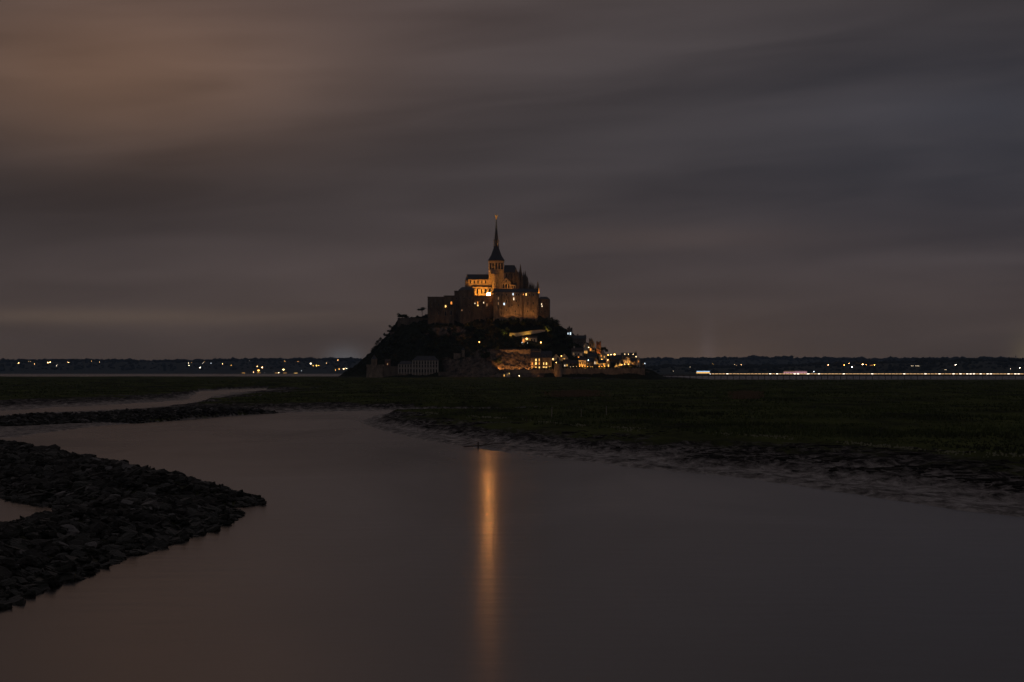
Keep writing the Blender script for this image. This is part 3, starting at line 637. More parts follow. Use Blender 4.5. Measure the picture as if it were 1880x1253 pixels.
# ------------------------------------------------------------------ abbey church
s = 2003 / F; YN = 2003; PB = 548
church = thing('abbey_church', 'floodlit abbey church with crossing tower and needle spire on the summit', 'church', (X_(905, YN), YN, Z_(PB, YN)))
lx = lambda px: (px - 905) * s
lz = lambda py: (PB - py) * s
def cb(name, m, parent, *boxes):
    k = MB()
    for b in boxes: k.box(*b)
    return k.build(name, m, parent)
# nave: y 0 aisle front, 5 clerestory front, 5..17 nave
cb('aisle_wall', 'pale_stone', church, (lx(866), lx(905), 0, 5, -14, lz(527)))
MB().taper((lx(865), lx(905), -.4, 5, lz(527) + .003), (lx(865), lx(905), 4.6, 5, lz(523.5))).build('aisle_roof', 'slate', church)
cb('clerestory_wall', 'pale_stone', church, (lx(858), lx(903), 5.003, 17, -12, lz(513)))
MB().gable_x(lx(856.5), lx(903), 4.4, 17.6, lz(513) + .003, lz(503)).build('nave_roof', 'slate', church)
west = cb('west_front', 'stone', church, (lx(853.5), lx(857.9), 4.8, 17.2, -12, lz(514)))
MB().taper((lx(853.5), lx(857.9), 4.8, 17.2, lz(514)), (lx(857), lx(857.9), 9, 13, lz(504))).build('coping', 'stone', west)
for px in (860, 867, 874, 881, 888, 895, 901.5): cb('pilaster', 'pale_stone', church, (lx(px) - .45, lx(px) + .45, 4.45, 5.0, lz(524), lz(513.4)))
for px in (863.5, 870.5, 877.5, 884.5, 891.5, 898): window(church, px, 517.5, 2.2, 6, 'd', 905, PB, s, 5.0, True)
for px in (867, 873, 880, 888, 895.5): 
    b = cb('buttress', 'pale_stone', church, (lx(px) - .6, lx(px) + .6, -1.8, -.003, -12, lz(531)))
    MB().taper((lx(px) - .6, lx(px) + .6, -1.8, -.003, lz(531)), (lx(px) - .5, lx(px) + .5, -.3, -.003, lz(528))).build('cap', 'pale_stone', b)
for px in (870, 876.5, 884, 891.7, 899): window(church, px, 535, 2.6, 9, 'd', 905, PB, s, 0, True)
# crossing tower
TC = (lx(911), 11.0); tw = 14 * s
cb('tower', 'pale_stone', church, (TC[0] - tw, TC[0] + tw, TC[1] - tw, TC[1] + tw, -10, lz(479)))
cb('string_course', 'pale_stone', church, (TC[0] - tw - .35, TC[0] + tw + .35, TC[1] - tw - .35, TC[1] + tw + .35, lz(480), lz(478.3)))
cb('string_course', 'pale_stone', church, (TC[0] - tw - .3, TC[0] + tw + .3, TC[1] - tw - .3, TC[1] + tw + .3, lz(497.6), lz(496.6)))
for px in (900.5, 905.6, 911, 916.4, 921.5):
    window(church, px, 488.5, 2.8, 12, 'd', 905, PB, s, TC[1] - tw, True)
for px in (898, 903, 908.3, 913.7, 919, 924): cb('colonnette', 'pale_stone', church, (lx(px) - .3, lx(px) + .3, TC[1] - tw - .45, TC[1] - tw - .003, lz(496), lz(481)))
tr = tw + .7
MB().taper((TC[0] - tr, TC[0] + tr, TC[1] - tr, TC[1] + tr, lz(478.2)), (TC[0] - tr * .62, TC[0] + tr * .62, TC[1] - tr * .62, TC[1] + tr * .62, lz(468))).taper(
    (TC[0] - tr * .62, TC[0] + tr * .62, TC[1] - tr * .62, TC[1] + tr * .62, lz(468)), (TC[0] - 2.3, TC[0] + 2.3, TC[1] - 2.3, TC[1] + 2.3, lz(453))).build('tower_roof', 'slate', church)
sp = MB().lathe([(2.9, lz(453.2)), (2.9, lz(451.5)), (2.1, lz(451)), (1.9, lz(440)), (2.1, lz(439)), (1.65, lz(437)), (1.4, lz(428)), (.85, lz(416)), (.38, lz(402.5)), (.34, lz(401))], 8, TC[0], TC[1], R(22.5)).build('spire', 'slate', church)
for k in range(8):
    a = R(22.5 + 45 * k); x, y = TC[0] + 2.6 * math.cos(a), TC[1] + 2.6 * math.sin(a)
    MB().lathe([(.24, lz(451.5)), (.22, lz(443)), (.34, lz(442.5)), (.03, lz(436))], 6, x, y).build('pinnacle', 'pale_stone', sp)
    MB().tube((x, y, lz(444)), (TC[0] + 1.2 * math.cos(a), TC[1] + 1.2 * math.sin(a), lz(435)), .16, .12, 5).build('flying_strut', 'slate', sp)
for k in range(4):
    a = R(90 * k); MB().lathe([(.2, lz(438)), (.2, lz(433)), (.02, lz(428))], 6, TC[0] + 1.5 * math.cos(a), TC[1] + 1.5 * math.sin(a)).build('pinnacle', 'pale_stone', sp)
# south transept and stair turret
cb('transept_wall', 'pale_stone', church, (lx(920.5), lx(938), -2, 12, -12, lz(519.5)))
MB().gable_y(lx(920.5) + .01, lx(938) - .01, -1.99, 3, lz(519.5), lz(510)).build('transept_gable', 'pale_stone', church)
mm = MB(); xa, xb, xm = lx(919.8), lx(938.8), lx(929.25)
for q in ((xa, xm), (xb, xm)):
    vs = [(q[0], -2.3, lz(520.6)), (q[1], -2.3, lz(508.8)), (q[1], 12, lz(508.8)), (q[0], 12, lz(520.6))]
    mm.add(vs + [(x, y, z + .35) for x, y, z in vs], [(0, 1, 2, 3), (4, 5, 6, 7), (0, 1, 5, 4), (1, 2, 6, 5), (2, 3, 7, 6), (3, 0, 4, 7)])
mm.build('transept_roof', 'slate', church)
for px in (924.5, 929.3, 934): window(church, px, 526, 2.2, 8, 'd', 905, PB, s, -2, True)
window(church, 929.3, 516.2, 1.8, 3, 'd', 905, PB, s, -2, True)
for px in (920.8, 926.9, 931.7, 937.6): cb('buttress', 'pale_stone', church, (lx(px) - .45, lx(px) + .45, -3.2, -2.003, -12, lz(521)))
MB().lathe([(2.1, -12), (2.1, lz(505)), (2.4, lz(504.6)), (2.4, lz(503.6)), (.1, lz(498))], 10, lx(907), 1.2).build('stair_turret', 'pale_stone', church)
MB().lathe([(1.5, lz(505)), (1.5, lz(499)), (1.8, lz(498.6)), (.1, lz(494))], 8, lx(901), 3).build('stair_turret', 'pale_stone', church)
cb('chapel_wall', 'pale_stone', church, (lx(937.8), lx(947), -2.6, 8, -12, lz(523)))
MB().taper((lx(937.2), lx(947.6), -3, 8, lz(523)), (lx(940), lx(945), 3, 8, lz(519))).build('chapel_roof', 'slate', church)
for px in (940.5, 944.5): window(church, px, 528, 1.8, 5, 'd', 905, PB, s, -2.6, True)
# choir with its forest of pinnacles
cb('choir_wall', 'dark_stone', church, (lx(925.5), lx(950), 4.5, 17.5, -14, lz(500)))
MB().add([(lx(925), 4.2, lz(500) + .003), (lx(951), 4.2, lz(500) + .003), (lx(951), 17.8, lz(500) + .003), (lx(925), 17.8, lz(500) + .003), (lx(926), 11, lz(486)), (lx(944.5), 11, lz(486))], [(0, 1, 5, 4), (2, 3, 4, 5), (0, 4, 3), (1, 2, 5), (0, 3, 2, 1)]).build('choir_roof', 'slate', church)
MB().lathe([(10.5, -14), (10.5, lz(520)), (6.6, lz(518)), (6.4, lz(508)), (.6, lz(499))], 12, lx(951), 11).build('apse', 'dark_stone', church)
for px in (930, 935, 940, 945): window(church, px, 507, 2.2, 11, 'd', 905, PB, s, 4.5, True)
PIN = [(943, 497, 1.0, 2), (947.5, 489.5, 1.1, 3), (951, 497, .9, 1), (955.5, 484, 1.3, 4), (958.5, 500, .8, 2), (961.5, 497, 1.0, 6), (964.5, 495.5, 1.1, 8), (967.5, 503, .9, 9), (969, 508, .8, 3), (972.5, 518, .8, 5), (975, 515.5, .7, 10), (977.8, 518.5, .8, 3),
       (980, 521, .7, 8), (983, 524, .6, 4), (936, 500, .8, 1.5), (953, 505, .9, 0.5), (962.5, 507, .8, 16), (949, 503, .9, 16)]
for px, top, w2, yy in PIN:
    w2 *= 1.12
    x = lx(px); zt = lz(top)
    p = MB().box(x - w2, x + w2, yy - w2, yy + w2, -14, zt - 7.5 * w2).taper((x - w2 * 1.15, x + w2 * 1.15, yy - w2 * 1.15, yy + w2 * 1.15, zt - 7.5 * w2), (x - .05, x + .05, yy - .05, yy + .05, zt)).build('pinnacle', 'dark_stone', church)
    if px < 970 and yy < 12:
        dx, dy = lx(951) - x, 11 - yy; n_ = math.hypot(dx, dy)
        MB().tube((x, yy, zt - 8 * w2), (x + dx * .55, yy + dy * .55, min(zt - 5 * w2, lz(503))), .45, .45, 4).build('flying_buttress', 'dark_stone', p)
# gilded statue
st = thing('statue', 'small gilded winged figure with raised sword on the spire tip', 'statue', (church.location.x + TC[0], YN + TC[1], church.location.z + lz(401)))
st.scale = (1.25, 1.25, 1.15)
MB().lathe([(.5, 0), (.5, .15), (.3, .3), (.62, .5), (.55, 1.3), (.38, 2.1), (.55, 2.6), (.48, 3.0), (.16, 3.15), (.26, 3.35), (.27, 3.6), (.1, 3.8)], 12).build('body', 'gold', st)
for sg in (-1, 1):
    vs = [(sg * .2, .25, 2.9), (sg * 1.25, .5, 3.7), (sg * 1.05, .5, 2.7), (sg * .7, .45, 1.5), (sg * .15, .3, 1.9)]
    MB().add(vs + [(x, y + .15, z) for x, y, z in vs], [(0, 1, 2, 3, 4), (9, 8, 7, 6, 5)] + [(k, (k + 1) % 5, 5 + (k + 1) % 5, 5 + k) for k in range(5)]).build('wing', 'gold', st)
sw = MB().tube((-.4, 0, 2.75), (-1.0, -.35, 3.2), .17, .13).tube((-1.0, -.35, 3.2), (-.95, -.3, 3.9), .13, .1).build('arm', 'gold', st)
MB().tube((-.95, -.3, 3.85), (-1.15, -.3, 5.0), .09, .03, 4).tube((-1.2, -.3, 4.0), (-.7, -.3, 4.05), .06, .06, 4).build('sword', 'gold', sw)
MB().tube((.4, 0, 2.75), (.75, -.5, 2.1), .16, .12).build('arm', 'gold', st)

# ------------------------------------------------------------------ other abbey buildings
B = building
B('abbey_lodging', 'tall buttressed abbey lodging glowing dim orange under a long slate roof', 'building', 906, 988, 537, 590, 1976, 14, 'x', 530, m='stone', sink=10,
  buttress=((918, 541, 2.6, 2.0), (923, 541, 2.2, 1.8), (936.5, 543, 2.2, 1.6), (956, 538, 3.2, 2.6), (963, 541, 2.4, 2.2), (975, 541, 2.4, 2.0), (984, 541, 2.4, 2.2), (907, 541, 2.2, 1.6)),
  wins=((915, 548, 1.5, 5, 'm', 1), (915, 557.5, 1.4, 5, 'm', 1), (925.6, 558.5, 2.6, 4, 'c'), (942, 540.5, 2, 4, 'c'), (943.3, 549, 1.4, 5, 'h', 1), (961, 541, 1.4, 2.5, 'o'), (966, 541, 2, 4.5, 'y'),
        (930, 541.5, 2, 3.5, 'd'), (948, 541.5, 2, 3.5, 'd'), (952, 541.5, 2, 3.5, 'd'), (972, 542, 1.6, 4, 'd'), (980, 542, 1.6, 4, 'd'), (930, 553, 1.6, 5, 'd', 1), (948, 553, 1.6, 5, 'd', 1), (952, 561, 1.6, 4, 'd', 1), (940, 561, 1.6, 4, 'd', 1), (969, 557, 1.6, 6, 'd', 1), (979, 557, 1.8, 5, 'd', 1), (969, 572, 1.4, 4, 'd'), (979, 572, 1.4, 4, 'd'), (912, 541, 1.5, 3, 'd'), (930, 570, 1.4, 4, 'd'), (946, 572, 1.4, 4, 'd')))
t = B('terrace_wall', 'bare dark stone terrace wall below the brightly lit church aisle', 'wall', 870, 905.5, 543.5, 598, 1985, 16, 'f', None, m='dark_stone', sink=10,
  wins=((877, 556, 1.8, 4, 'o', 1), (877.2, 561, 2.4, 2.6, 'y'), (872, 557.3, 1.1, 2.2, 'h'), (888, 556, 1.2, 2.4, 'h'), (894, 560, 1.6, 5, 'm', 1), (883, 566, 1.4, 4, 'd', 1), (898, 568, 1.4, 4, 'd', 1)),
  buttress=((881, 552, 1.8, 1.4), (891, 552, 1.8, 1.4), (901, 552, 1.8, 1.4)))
B('infirmary_block', 'dark stepped abbey block with hipped roof beside the terrace wall', 'building', 842, 870, 533, 600, 1983, 22, 'h', 526.5, m='dark_stone', sink=10,
  buttress=((846, 545, 2.2, 1.6), (857, 545, 2.2, 1.6), (866, 545, 2.2, 1.6)), wins=((848, 570, 1.5, 2.6, 'm'), (852, 548, 1.5, 4, 'd', 1), (861.5, 548, 1.5, 4, 'd', 1), (852, 560, 1.5, 4, 'd'), (861.5, 560, 1.5, 4, 'd'), (861.5, 573, 1.5, 4, 'd')))
B('porch_block', 'narrow dark abbey block with flat top between two taller ranges', 'building', 834, 842, 535, 600, 1986, 20, 'f', None, m='dark_stone', sink=10, wins=((838, 548, 1.5, 4, 'd', 1), (838, 560, 1.5, 4, 'd'), (838, 573, 1.5, 3, 'd')))
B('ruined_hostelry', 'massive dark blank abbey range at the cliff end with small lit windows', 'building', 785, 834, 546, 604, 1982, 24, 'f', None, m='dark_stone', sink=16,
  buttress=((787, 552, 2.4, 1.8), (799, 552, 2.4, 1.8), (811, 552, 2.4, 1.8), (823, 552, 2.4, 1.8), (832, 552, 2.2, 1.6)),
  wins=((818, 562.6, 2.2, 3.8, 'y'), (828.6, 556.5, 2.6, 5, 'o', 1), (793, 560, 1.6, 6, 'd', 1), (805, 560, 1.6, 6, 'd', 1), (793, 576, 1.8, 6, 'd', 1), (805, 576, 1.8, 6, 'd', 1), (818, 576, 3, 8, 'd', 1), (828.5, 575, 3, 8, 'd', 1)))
B('parapet_house', 'small flat-topped dark block standing on the end of the cliff range', 'building', 815, 833.5, 543.8, 548, 1990, 10, 'f', None, m='dark_stone', sink=2)
B('west_terrace', 'square dark masonry terrace on the edge of the western cliff', 'terrace', 730, 786, 585, 606, 1992, 22, 'f', None, m='dark_stone', sink=10, buttress=((735, 590, 2, 1.2), (750, 590, 2, 1.2), (766, 590, 2, 1.2)))
B('lower_bastion', 'small square bastion stepping down from the western terrace', 'terrace', 716.5, 731, 610.5, 626, 1990, 12, 'f', None, m='dark_stone', sink=8)
B('gatehouse', 'dark gatehouse at the east end of the abbey with small lit windows', 'building', 989, 1008, 549, 592, 1982, 16, 'h', 544.5, m='dark_stone', sink=10,
  wins=((994.3, 558.7, 1.3, 2.6, 'h'), (995.2, 562.6, 1.5, 2.4, 'h'), (1001, 560, 1.4, 4, 'd'), (1001, 572, 1.4, 4, 'd'), (994, 573, 1.4, 4, 'd')), buttress=((1004, 552, 2.2, 1.5), (998, 555, 1.8, 1.3)))
round_tower('corner_turret', 'slim round corner turret closing the gatehouse on its outer side', 1005, 1010, 551, 590, 1984, roof=547, cr=False, sink=10)
s2 = 1984 / F; o = thing('spire_turret', 'slender stone turret with pointed cap, floodlit amber, beside the slate roof', 'turret', (X_(987.4, 1984), 1984, Z_(546, 1984)))
MB().lathe([(1.5, -14), (1.5, 16 * s2), (1.7, 16.3 * s2), (1.7, 17 * s2)], 8).build('shaft', 'pale_stone', o)
MB().lathe([(1.6, 17 * s2 + .003), (.8, 24 * s2), (.06, 30.5 * s2)], 8).build('cap', 'pale_stone', o)
o = thing('stone_finial', 'tiny pale stone finial on the roof next to the amber turret', 'finial', (X_(980.5, 1985), 1983.5, Z_(532, 1983)))
MB().lathe([(.5, -2), (.45, 3), (.6, 3.2)], 6).build('shaft', 'pale_stone', o); MB().lathe([(.5, 3.203), (.05, 6)], 6).build('cap', 'pale_stone', o)

# bright terrace floodlight beside the aisle
o = thing('projector_lamp', 'very bright amber projector on the abbey terrace edge', 'lamp', (X_(897, 1986), 1985.0, Z_(543.5, 1986)))
MB().box(-1.5, 1.5, -.25, .5, .2, 2.9).build('housing', 'dark_metal', o); MB().box(-.25, .25, -.2, .3, -.6, .2).build('bracket', 'dark_metal', o)
for k in (-1, 1): MB().box(k * .72 - .62, k * .72 + .62, -.33, -.254, .4, 2.7).build('lens', 'flood', o)
# floodlights that wash the masonry
for px in (869, 876, 883, 890): flood(px, 543.2, 1990, (px + 1, 528, 2003), 10500, AMB, 110, 'low floodlight on the terrace washing the church aisle wall', group='terrace floodlights')
for px in (866, 880, 893): flood(px, 525.8, 2003.4, (px, 514, 2008), 950, AMB, 140, 'small floodlight on the aisle roof washing the clerestory', group='aisle roof floodlights')
flood(912, 529.6, 1990, (905, 512, 2003), 1900, AMB, 90, 'floodlight on the lodging roof aimed at the stair turret')
flood(930, 529.6, 1990, (931, 518, 2001), 1700, AMB, 100, 'floodlight on the lodging roof aimed at the transept gable')
flood(941, 529.6, 1990, (943, 522, 2001), 700, AMB, 110, 'floodlight on the lodging roof aimed at the chapel')
flood(893, 502.2, 2006, (903, 490, 2006), 1500, PCH, 80, 'floodlight on the nave roof aimed at the crossing tower')
flood(880, 502.4, 2000, (911, 484, 2006), 2200, PCH, 50, 'floodlight on the nave roof edge aimed at the tower arches')
flood(911, 451.0, 2009.5, (911.6, 395, 2014), 60000, (1, .66, .30), 9, 'small floodlight on the spire gallery aimed at the gilded statue', .1)
flood(914.5, 451.0, 2010.5, (912, 440, 2014), 420, PCH, 60, 'small floodlight on the spire gallery aimed at the pinnacles', .1)
flood(993, 543.6, 1981.5, (987.5, 528, 1984), 4500, AMB, 60, 'floodlight on the gatehouse roof aimed at the pointed turret', .1)
for px, p in ((930, 2300), (948, 2300), (968, 2300), (981, 1500)): flood(px, 588, 1966, (px, 560, 1976), p * .95, PCH, 105, 'garden floodlight below the abbey lodging wall', group='garden floodlights')
flood(886, 594, 1972, (884, 560, 1985), 200, PCH, 110, 'garden floodlight below the terrace wall')
flood(860, 600, 1970, (858, 570, 1983), 420, PCH, 110, 'garden floodlight below the stepped abbey block')
flood(1000, 590, 1974, (998, 570, 1982), 380, PCH, 100, 'garden floodlight below the gatehouse')
flood(800, 602, 1968, (798, 575, 1982), 260, PCH, 110, 'garden floodlight below the far end of the cliff range')
flood(815, 602, 1970, (812, 570, 1982), 220, PCH, 120, 'garden floodlight below the cliff range')

# ------------------------------------------------------------------ terraces, walls, lower buildings
rp = [(935, 619), (935, 612), (950, 611.5), (972, 608), (990, 606), (1001, 606), (1001, 609), (984, 612.5), (957, 616.5), (944, 620)]
o = thing('ramp_wall', 'long sloping garden ramp wall lit bright gold under dark trees', 'wall', (X_(965, 1961.5), 1961.5, Z_(619, 1961.5)))
def prism(pp, y0, y1):
    vs = [((p - 965) * 1961.5 / F, y, (619 - q) * 1961.5 / F) for y in (y0, y1) for p, q in pp]; n_ = len(pp)
    return MB().add(vs, [tuple(range(n_)), tuple(reversed(range(n_, 2 * n_)))] + [(k, (k + 1) % n_, n_ + (k + 1) % n_, n_ + k) for k in range(n_)])
prism(rp, 0, 1.6).build('wall', 'plaster', o)
prism([(934.5, 612), (934.5, 611.4), (950, 610.9), (972, 607.4), (990, 605.4), (1001.5, 605.4), (1001.5, 605.98), (990, 605.98), (972, 607.98), (950, 611.48)], -.15, 1.75).build('coping', 'dark_stone', o)
B('terrace_house', 'low garden house on the terrace with glowing gold front', 'house', 958, 986, 620.5, 632, 1953, 6, 'x', 617, m='plaster', rm='old_tile', sink=4, wins=((961, 626, 3, 6, 'o'), (976, 626.5, 2, 7, 'd'), (981, 626.5, 2, 7, 'd')))
B('retaining_wall', 'broad pale retaining wall above the floodlit crag', 'wall', 918, 974, 643.5, 662, 1931, 2.5, 'f', None, m='stone', sink=6, buttress=((944, 646, 1.5, .8), (972, 646, 1.6, .9)))
B('side_wall', 'shorter retaining wall stepping back towards the village roofs', 'wall', 974, 996, 645.5, 662, 1934, 2.5, 'f', None, m='dark_stone', sink=6)
B('garden_wall', 'dark garden wall below the abbey trees, above the gold ramp', 'wall', 938, 1003, 598, 606, 1972, 1.5, 'f', None, m='dark_stone', sink=4)
B('low_rampart', 'low outer rampart under the lit guest houses', 'rampart', 926, 1018, 679.5, 693, 1899, 2.5, 'c', None, m='stone', sink=3, buttress=((950, 683, 1.2, .6), (978, 683, 1.2, .6)))
B('long_rampart', 'long straight outer rampart below the village lights', 'rampart', 1030, 1184, 677, 693, 1899, 3, 'c', None, m='stone', sink=4, buttress=tuple((p, 681, 1.2, .7) for p in (1058, 1086, 1114, 1142, 1170)))
B('bastion', 'blunt dark bastion closing the rampart at the bay side', 'bastion', 1179, 1192, 683, 694, 1905, 30, 'f', None, m='dark_stone', sink=4)
round_tower('rampart_tower', 'squat round rampart tower with conical roof between two ramparts', 1017, 1032, 668.5, 693, 1894, roof=655.5, m='stone', cr=False, wins=((1021.5, 666.0, .1, .1, 'd'),), rm='slate')
round_tower('harbour_tower', 'broad round sea tower at the dark foot of the cliff', 671.5, 705, 671.5, 693, 1900, m='stone', sink=4)
round_tower('watch_turret', 'little lantern turret with cone roof on top of the sea tower', 681, 692, 659.5, 672, 1907, roof=651, m='stone', cr=False, sink=.5)
def barracks(name, label, px0, px1, eave, base, ridge_, Y, cols, rws):
    o = B(name, label, 'building', px0, px1, eave, base, Y, 10, 'h', ridge_, m='stone', sink=4); s_ = Y / F; pc = (px0 + px1) / 2
    st_ = (px1 - px0) / cols
    for k in range(cols + 1):
        x = (px0 + k * st_ - pc) * s_; MB().box(x - .42, x + .42, -.22, -.003, .6, (base - eave) * s_ - .15).build('pier', 'white_stone', o)
    for py, hp in rws:
        for k in range(cols): window(o, px0 + (k + .5) * st_, py, st_ * .42, hp, 'd', pc, base, s_, 0)
    z = (base - rws[-1][0]) * s_ + rws[-1][1] * s_ * .5 + .6
    MB().box(-(px1 - px0) / 2 * s_ - .15, (px1 - px0) / 2 * s_ + .15, -.34, -.224, z, z + .55).build('string_course', 'white_stone', o)
    return o
barracks('barracks', 'old barracks with tall windows between white piers, at the dark cliff foot', 757.5, 804, 662, 690, 654, 1903, 9, ((666.5, 5), (672.5, 4), (681.5, 6)))
barracks('annex', 'lower annex with white piers adjoining the old barracks', 731.5, 757, 669, 688, 663, 1904, 5, ((672.5, 4), (681, 6)))
B('harbour_wall', 'dark quay wall between the sea tower and the barracks annex', 'wall', 704, 733, 674, 693, 1904, 4, 'f', None, m='dark_stone', sink=3)
B('brick_lodge', 'small reddish lodge peeping over the dark quay wall', 'house', 707, 716, 664, 676, 1912, 6, 'x', 660, m='red_brick', rm='old_tile', sink=6, wins=((711.5, 669, 1.6, 3, 'm'),))
B('foot_wall', 'low dark wall running from the barracks along the crag foot', 'wall', 805, 838, 684, 693, 1899, 2, 'f', None, m='dark_stone', sink=3)
B('crag_chimney', 'lonely narrow stone tower standing on the crag below the abbey', 'tower', 847.5, 853, 643, 672, 1918, 3, 'p', 638, m='stone', sink=8, wins=((850, 650, .9, 2, 'd'),))
B('ruined_wall', 'broken old wall beside the narrow stone tower on the crag', 'wall', 833, 846, 650, 672, 1921, 2, 'f', None, m='stone', sink=8)
B('ticket_hut', 'tiny lit pinkish hut outside the low rampart', 'hut', 929, 936.5, 684, 693, 1890, 3, 'x', 681.5, m='plaster', rm='old_tile', sink=1, wins=((935.0, 686.2, 1.1, 2, 'y'), (931.5, 688, 1.6, 3, 'm')))
B('kiosk', 'tiny yellow-lit kiosk next to the pinkish hut', 'kiosk', 923.8, 927.6, 687.3, 693, 1890, 2, 'f', None, m='plaster', sink=1, wins=((925.7, 689.8, 1.8, 3.2, 'w'),))

# ------------------------------------------------------------------ village houses
B('guest_house', 'guest house with glowing windows in three rows, beside the retaining wall', 'house', 974.5, 993, 657, 681, 1908, 11, 'x', 647, m='stone', rm='old_tile', chim=((992, 641),),
  wins=((977.3, 668, 1.6, 4, 'o'), (984, 661.3, 2.4, 4.6, 'y', 1), (990, 661.3, 1.8, 4.6, 'w'), (984, 667.6, 3, 4.6, 'y', 1), (990, 668, 1.8, 4.2, 'o'), (977.2, 675.2, 2, 3, 'w'), (984, 675, 3, 3, 'w', 1), (990.2, 675, 2, 3, 'y')))
o = B('inn', 'inn with slate roof and three dormers above a lit terrace', 'house', 993.6, 1013, 657, 681, 1909, 11, 'x', 645, m='stone', rm='slate',
  wins=((998.2, 668, 1.3, 4.6, 'y'), (1003.3, 668, 2.2, 4.6, 'y', 1), (998.3, 675.3, 3.2, 3.4, 'y'), (1003, 676, 2.6, 4.6, 'y'), (1010, 676.4, 3.8, 5.6, 'y'), (1009, 668, 1.5, 4.4, 'd')))
for px in (997.3, 1003.2, 1009):
    x = (px - 1003.3) * .5024; d = MB().box(x - .9, x + .9, 1.2, 4, 12.1, 14.4).gable_y(x - 1.1, x + 1.1, 1.0, 4.4, 14.403, 15.4).build('dormer', 'slate', o); window(d, px, 653.8, 1.8, 2.6, 'd', 1003.3, 681, .5024, 1.2)
B('gabled_house', 'twin-gabled house glowing yellow behind the round rampart tower', 'house', 1013.5, 1029, 658, 670, 1923, 9, 'y', 650.5, m='plaster', rm='old_tile', wins=((1016, 660, 1.6, 3.6, 'y'), (1024, 662, 1.6, 3.6, 'o')))
B('gabled_house', 'yellow gabled house with one bright upper window, uphill of the round tower', 'house', 1029.3, 1043, 657, 670, 1924, 9, 'y', 649.5, m='plaster', rm='old_tile', wins=((1030.9, 654.0, .1, .1, 'd'), (1036, 660, 1.8, 4, 'w')))
B('rampart_cottage', 'small cottage with dim windows just behind the round rampart tower', 'house', 1034, 1046, 666, 679, 1908, 7, 'x', 660, m='stone', rm='old_tile', wins=((1037, 671.5, 1.3, 3, 'h'), (1041, 671, 1.5, 3.4, 'w'), (1044.5, 671, 1, 3, 'd')))
B('crenel_house', 'tall dark battlemented house with cold bluish windows, highest in the village', 'house', 1041.5, 1051, 603.5, 624, 1976, 8, 'c', None, m='dark_stone', sink=8, chim=((1045.5, 599),), wins=((1047.3, 612.8, 2.2, 4.4, 'c'), (1042.9, 612.8, 1.3, 3.2, 'c')))
B('long_house', 'long dark house with slate roof below the battlemented house', 'house', 1052, 1076, 622, 642, 1964, 10, 'x', 616, m='dark_stone', sink=8, chim=((1061, 613.5), (1074.5, 614.5)), auto=(5, (629, 635), 1.5, 3))
B('stair_house', 'narrow pale house with two tall lit windows under the long dark house', 'house', 1071.5, 1080, 634, 658, 1944, 7, 'y', 629, m='plaster', sink=8, wins=((1074, 647, 1.7, 4.8, 'w'), (1077.3, 647, 1.4, 4.8, 'w'), (1073, 636, 1.2, 3, 'm')))
B('step_gable_house', 'steep-gabled house with chimney and orange window beside the square tower', 'house', 1080.5, 1092, 632, 656, 1953, 9, 'y', 621.5, m='stone', sink=8, chim=((1083, 621),), wins=((1084.3, 642, 2.6, 4.6, 'o'), (1089.5, 642, 1.5, 3.5, 'd'), (1084.5, 634, 1.5, 3, 'd')))
B('square_tower', 'reddish square tower with dark battlements among the village roofs', 'tower', 1095, 1103.5, 628.5, 654, 1952, 4.4, 'c', None, m='red_brick', sink=8, wins=((1097, 640, .9, 4, 'd'), (1099.3, 640, .9, 4, 'd'), (1101.5, 640, .9, 4, 'd')))
B('arcade_house', 'pale low house with small orange dormer lights under the dark slope', 'house', 1050, 1071, 646, 662, 1934, 9, 'x', 639, m='plaster', rm='old_tile', sink=6, wins=((1053, 650, 1.5, 4, 'm'), (1057, 651, 1.5, 3.4, 'd'), (1062, 651, 1.5, 3.4, 'd'), (1067, 651, 1.5, 3.4, 'm')), chim=((1054.5, 636),))
B('amber_house', 'house front lit deep amber directly behind the rampart walk', 'house', 1062.5, 1076, 662, 679, 1910, 8, 'x', 656, m='plaster', rm='old_tile', wins=((1066, 667, 1.5, 4, 'd'), (1070, 667, 1.5, 4, 'd'), (1074, 667, 1.5, 4, 'd')))
B('blue_house', 'dark slate house with cold wall light, next to the amber house front', 'house', 1077, 1089.5, 665, 679, 1910, 8, 'x', 657.5, m='dark_stone', wins=((1081, 670, 1.5, 3.5, 'd'), (1086, 670, 1.5, 3.5, 'd')))
B('shop_house', 'narrow dark house with two slim lit windows, right by the rampart walk', 'house', 1090, 1098, 663, 679, 1909, 8, 'y', 656, m='dark_stone', wins=((1092.3, 666.6, 1, 4.6, 'h'), (1095.8, 666.8, 1, 4.6, 'w')))
B('orange_house', 'low orange-lit house with slate roof between two narrow houses', 'house', 1098.8, 1112, 667, 679, 1910, 7, 'x', 661, m='plaster', rm='slate', wins=((1101.5, 671, 1.5, 3, 'o'), (1105.5, 671, 1.5, 3, 'd'), (1109, 671, 1.5, 3, 'o')))
B('corner_house', 'slim house with a bright corner window beside the white tents', 'house', 1112.5, 1120.5, 664, 679, 1911, 7, 'y', 658, m='stone', wins=((1115.5, 663.5, .1, .1, 'd'), (1117, 672, 1.6, 5, 'y')))
B('upper_house', 'dark upper house behind the blue-lit slate house', 'house', 1079, 1096, 655, 670, 1928, 8, 'x', 648, m='stone', sink=6, wins=((1083, 659, 1.3, 3, 'm'), (1089, 659, 1.3, 3, 'd')), chim=((1092, 645),))
B('street_house', 'gabled house near the three round street lamps, warm lit', 'house', 1100, 1114, 653, 668, 1930, 8, 'y', 645.5, m='plaster', rm='old_tile', sink=6, wins=((1104, 654, 1.8, 3.4, 'o'), (1109.5, 655.5, 1.5, 3.2, 'w')))
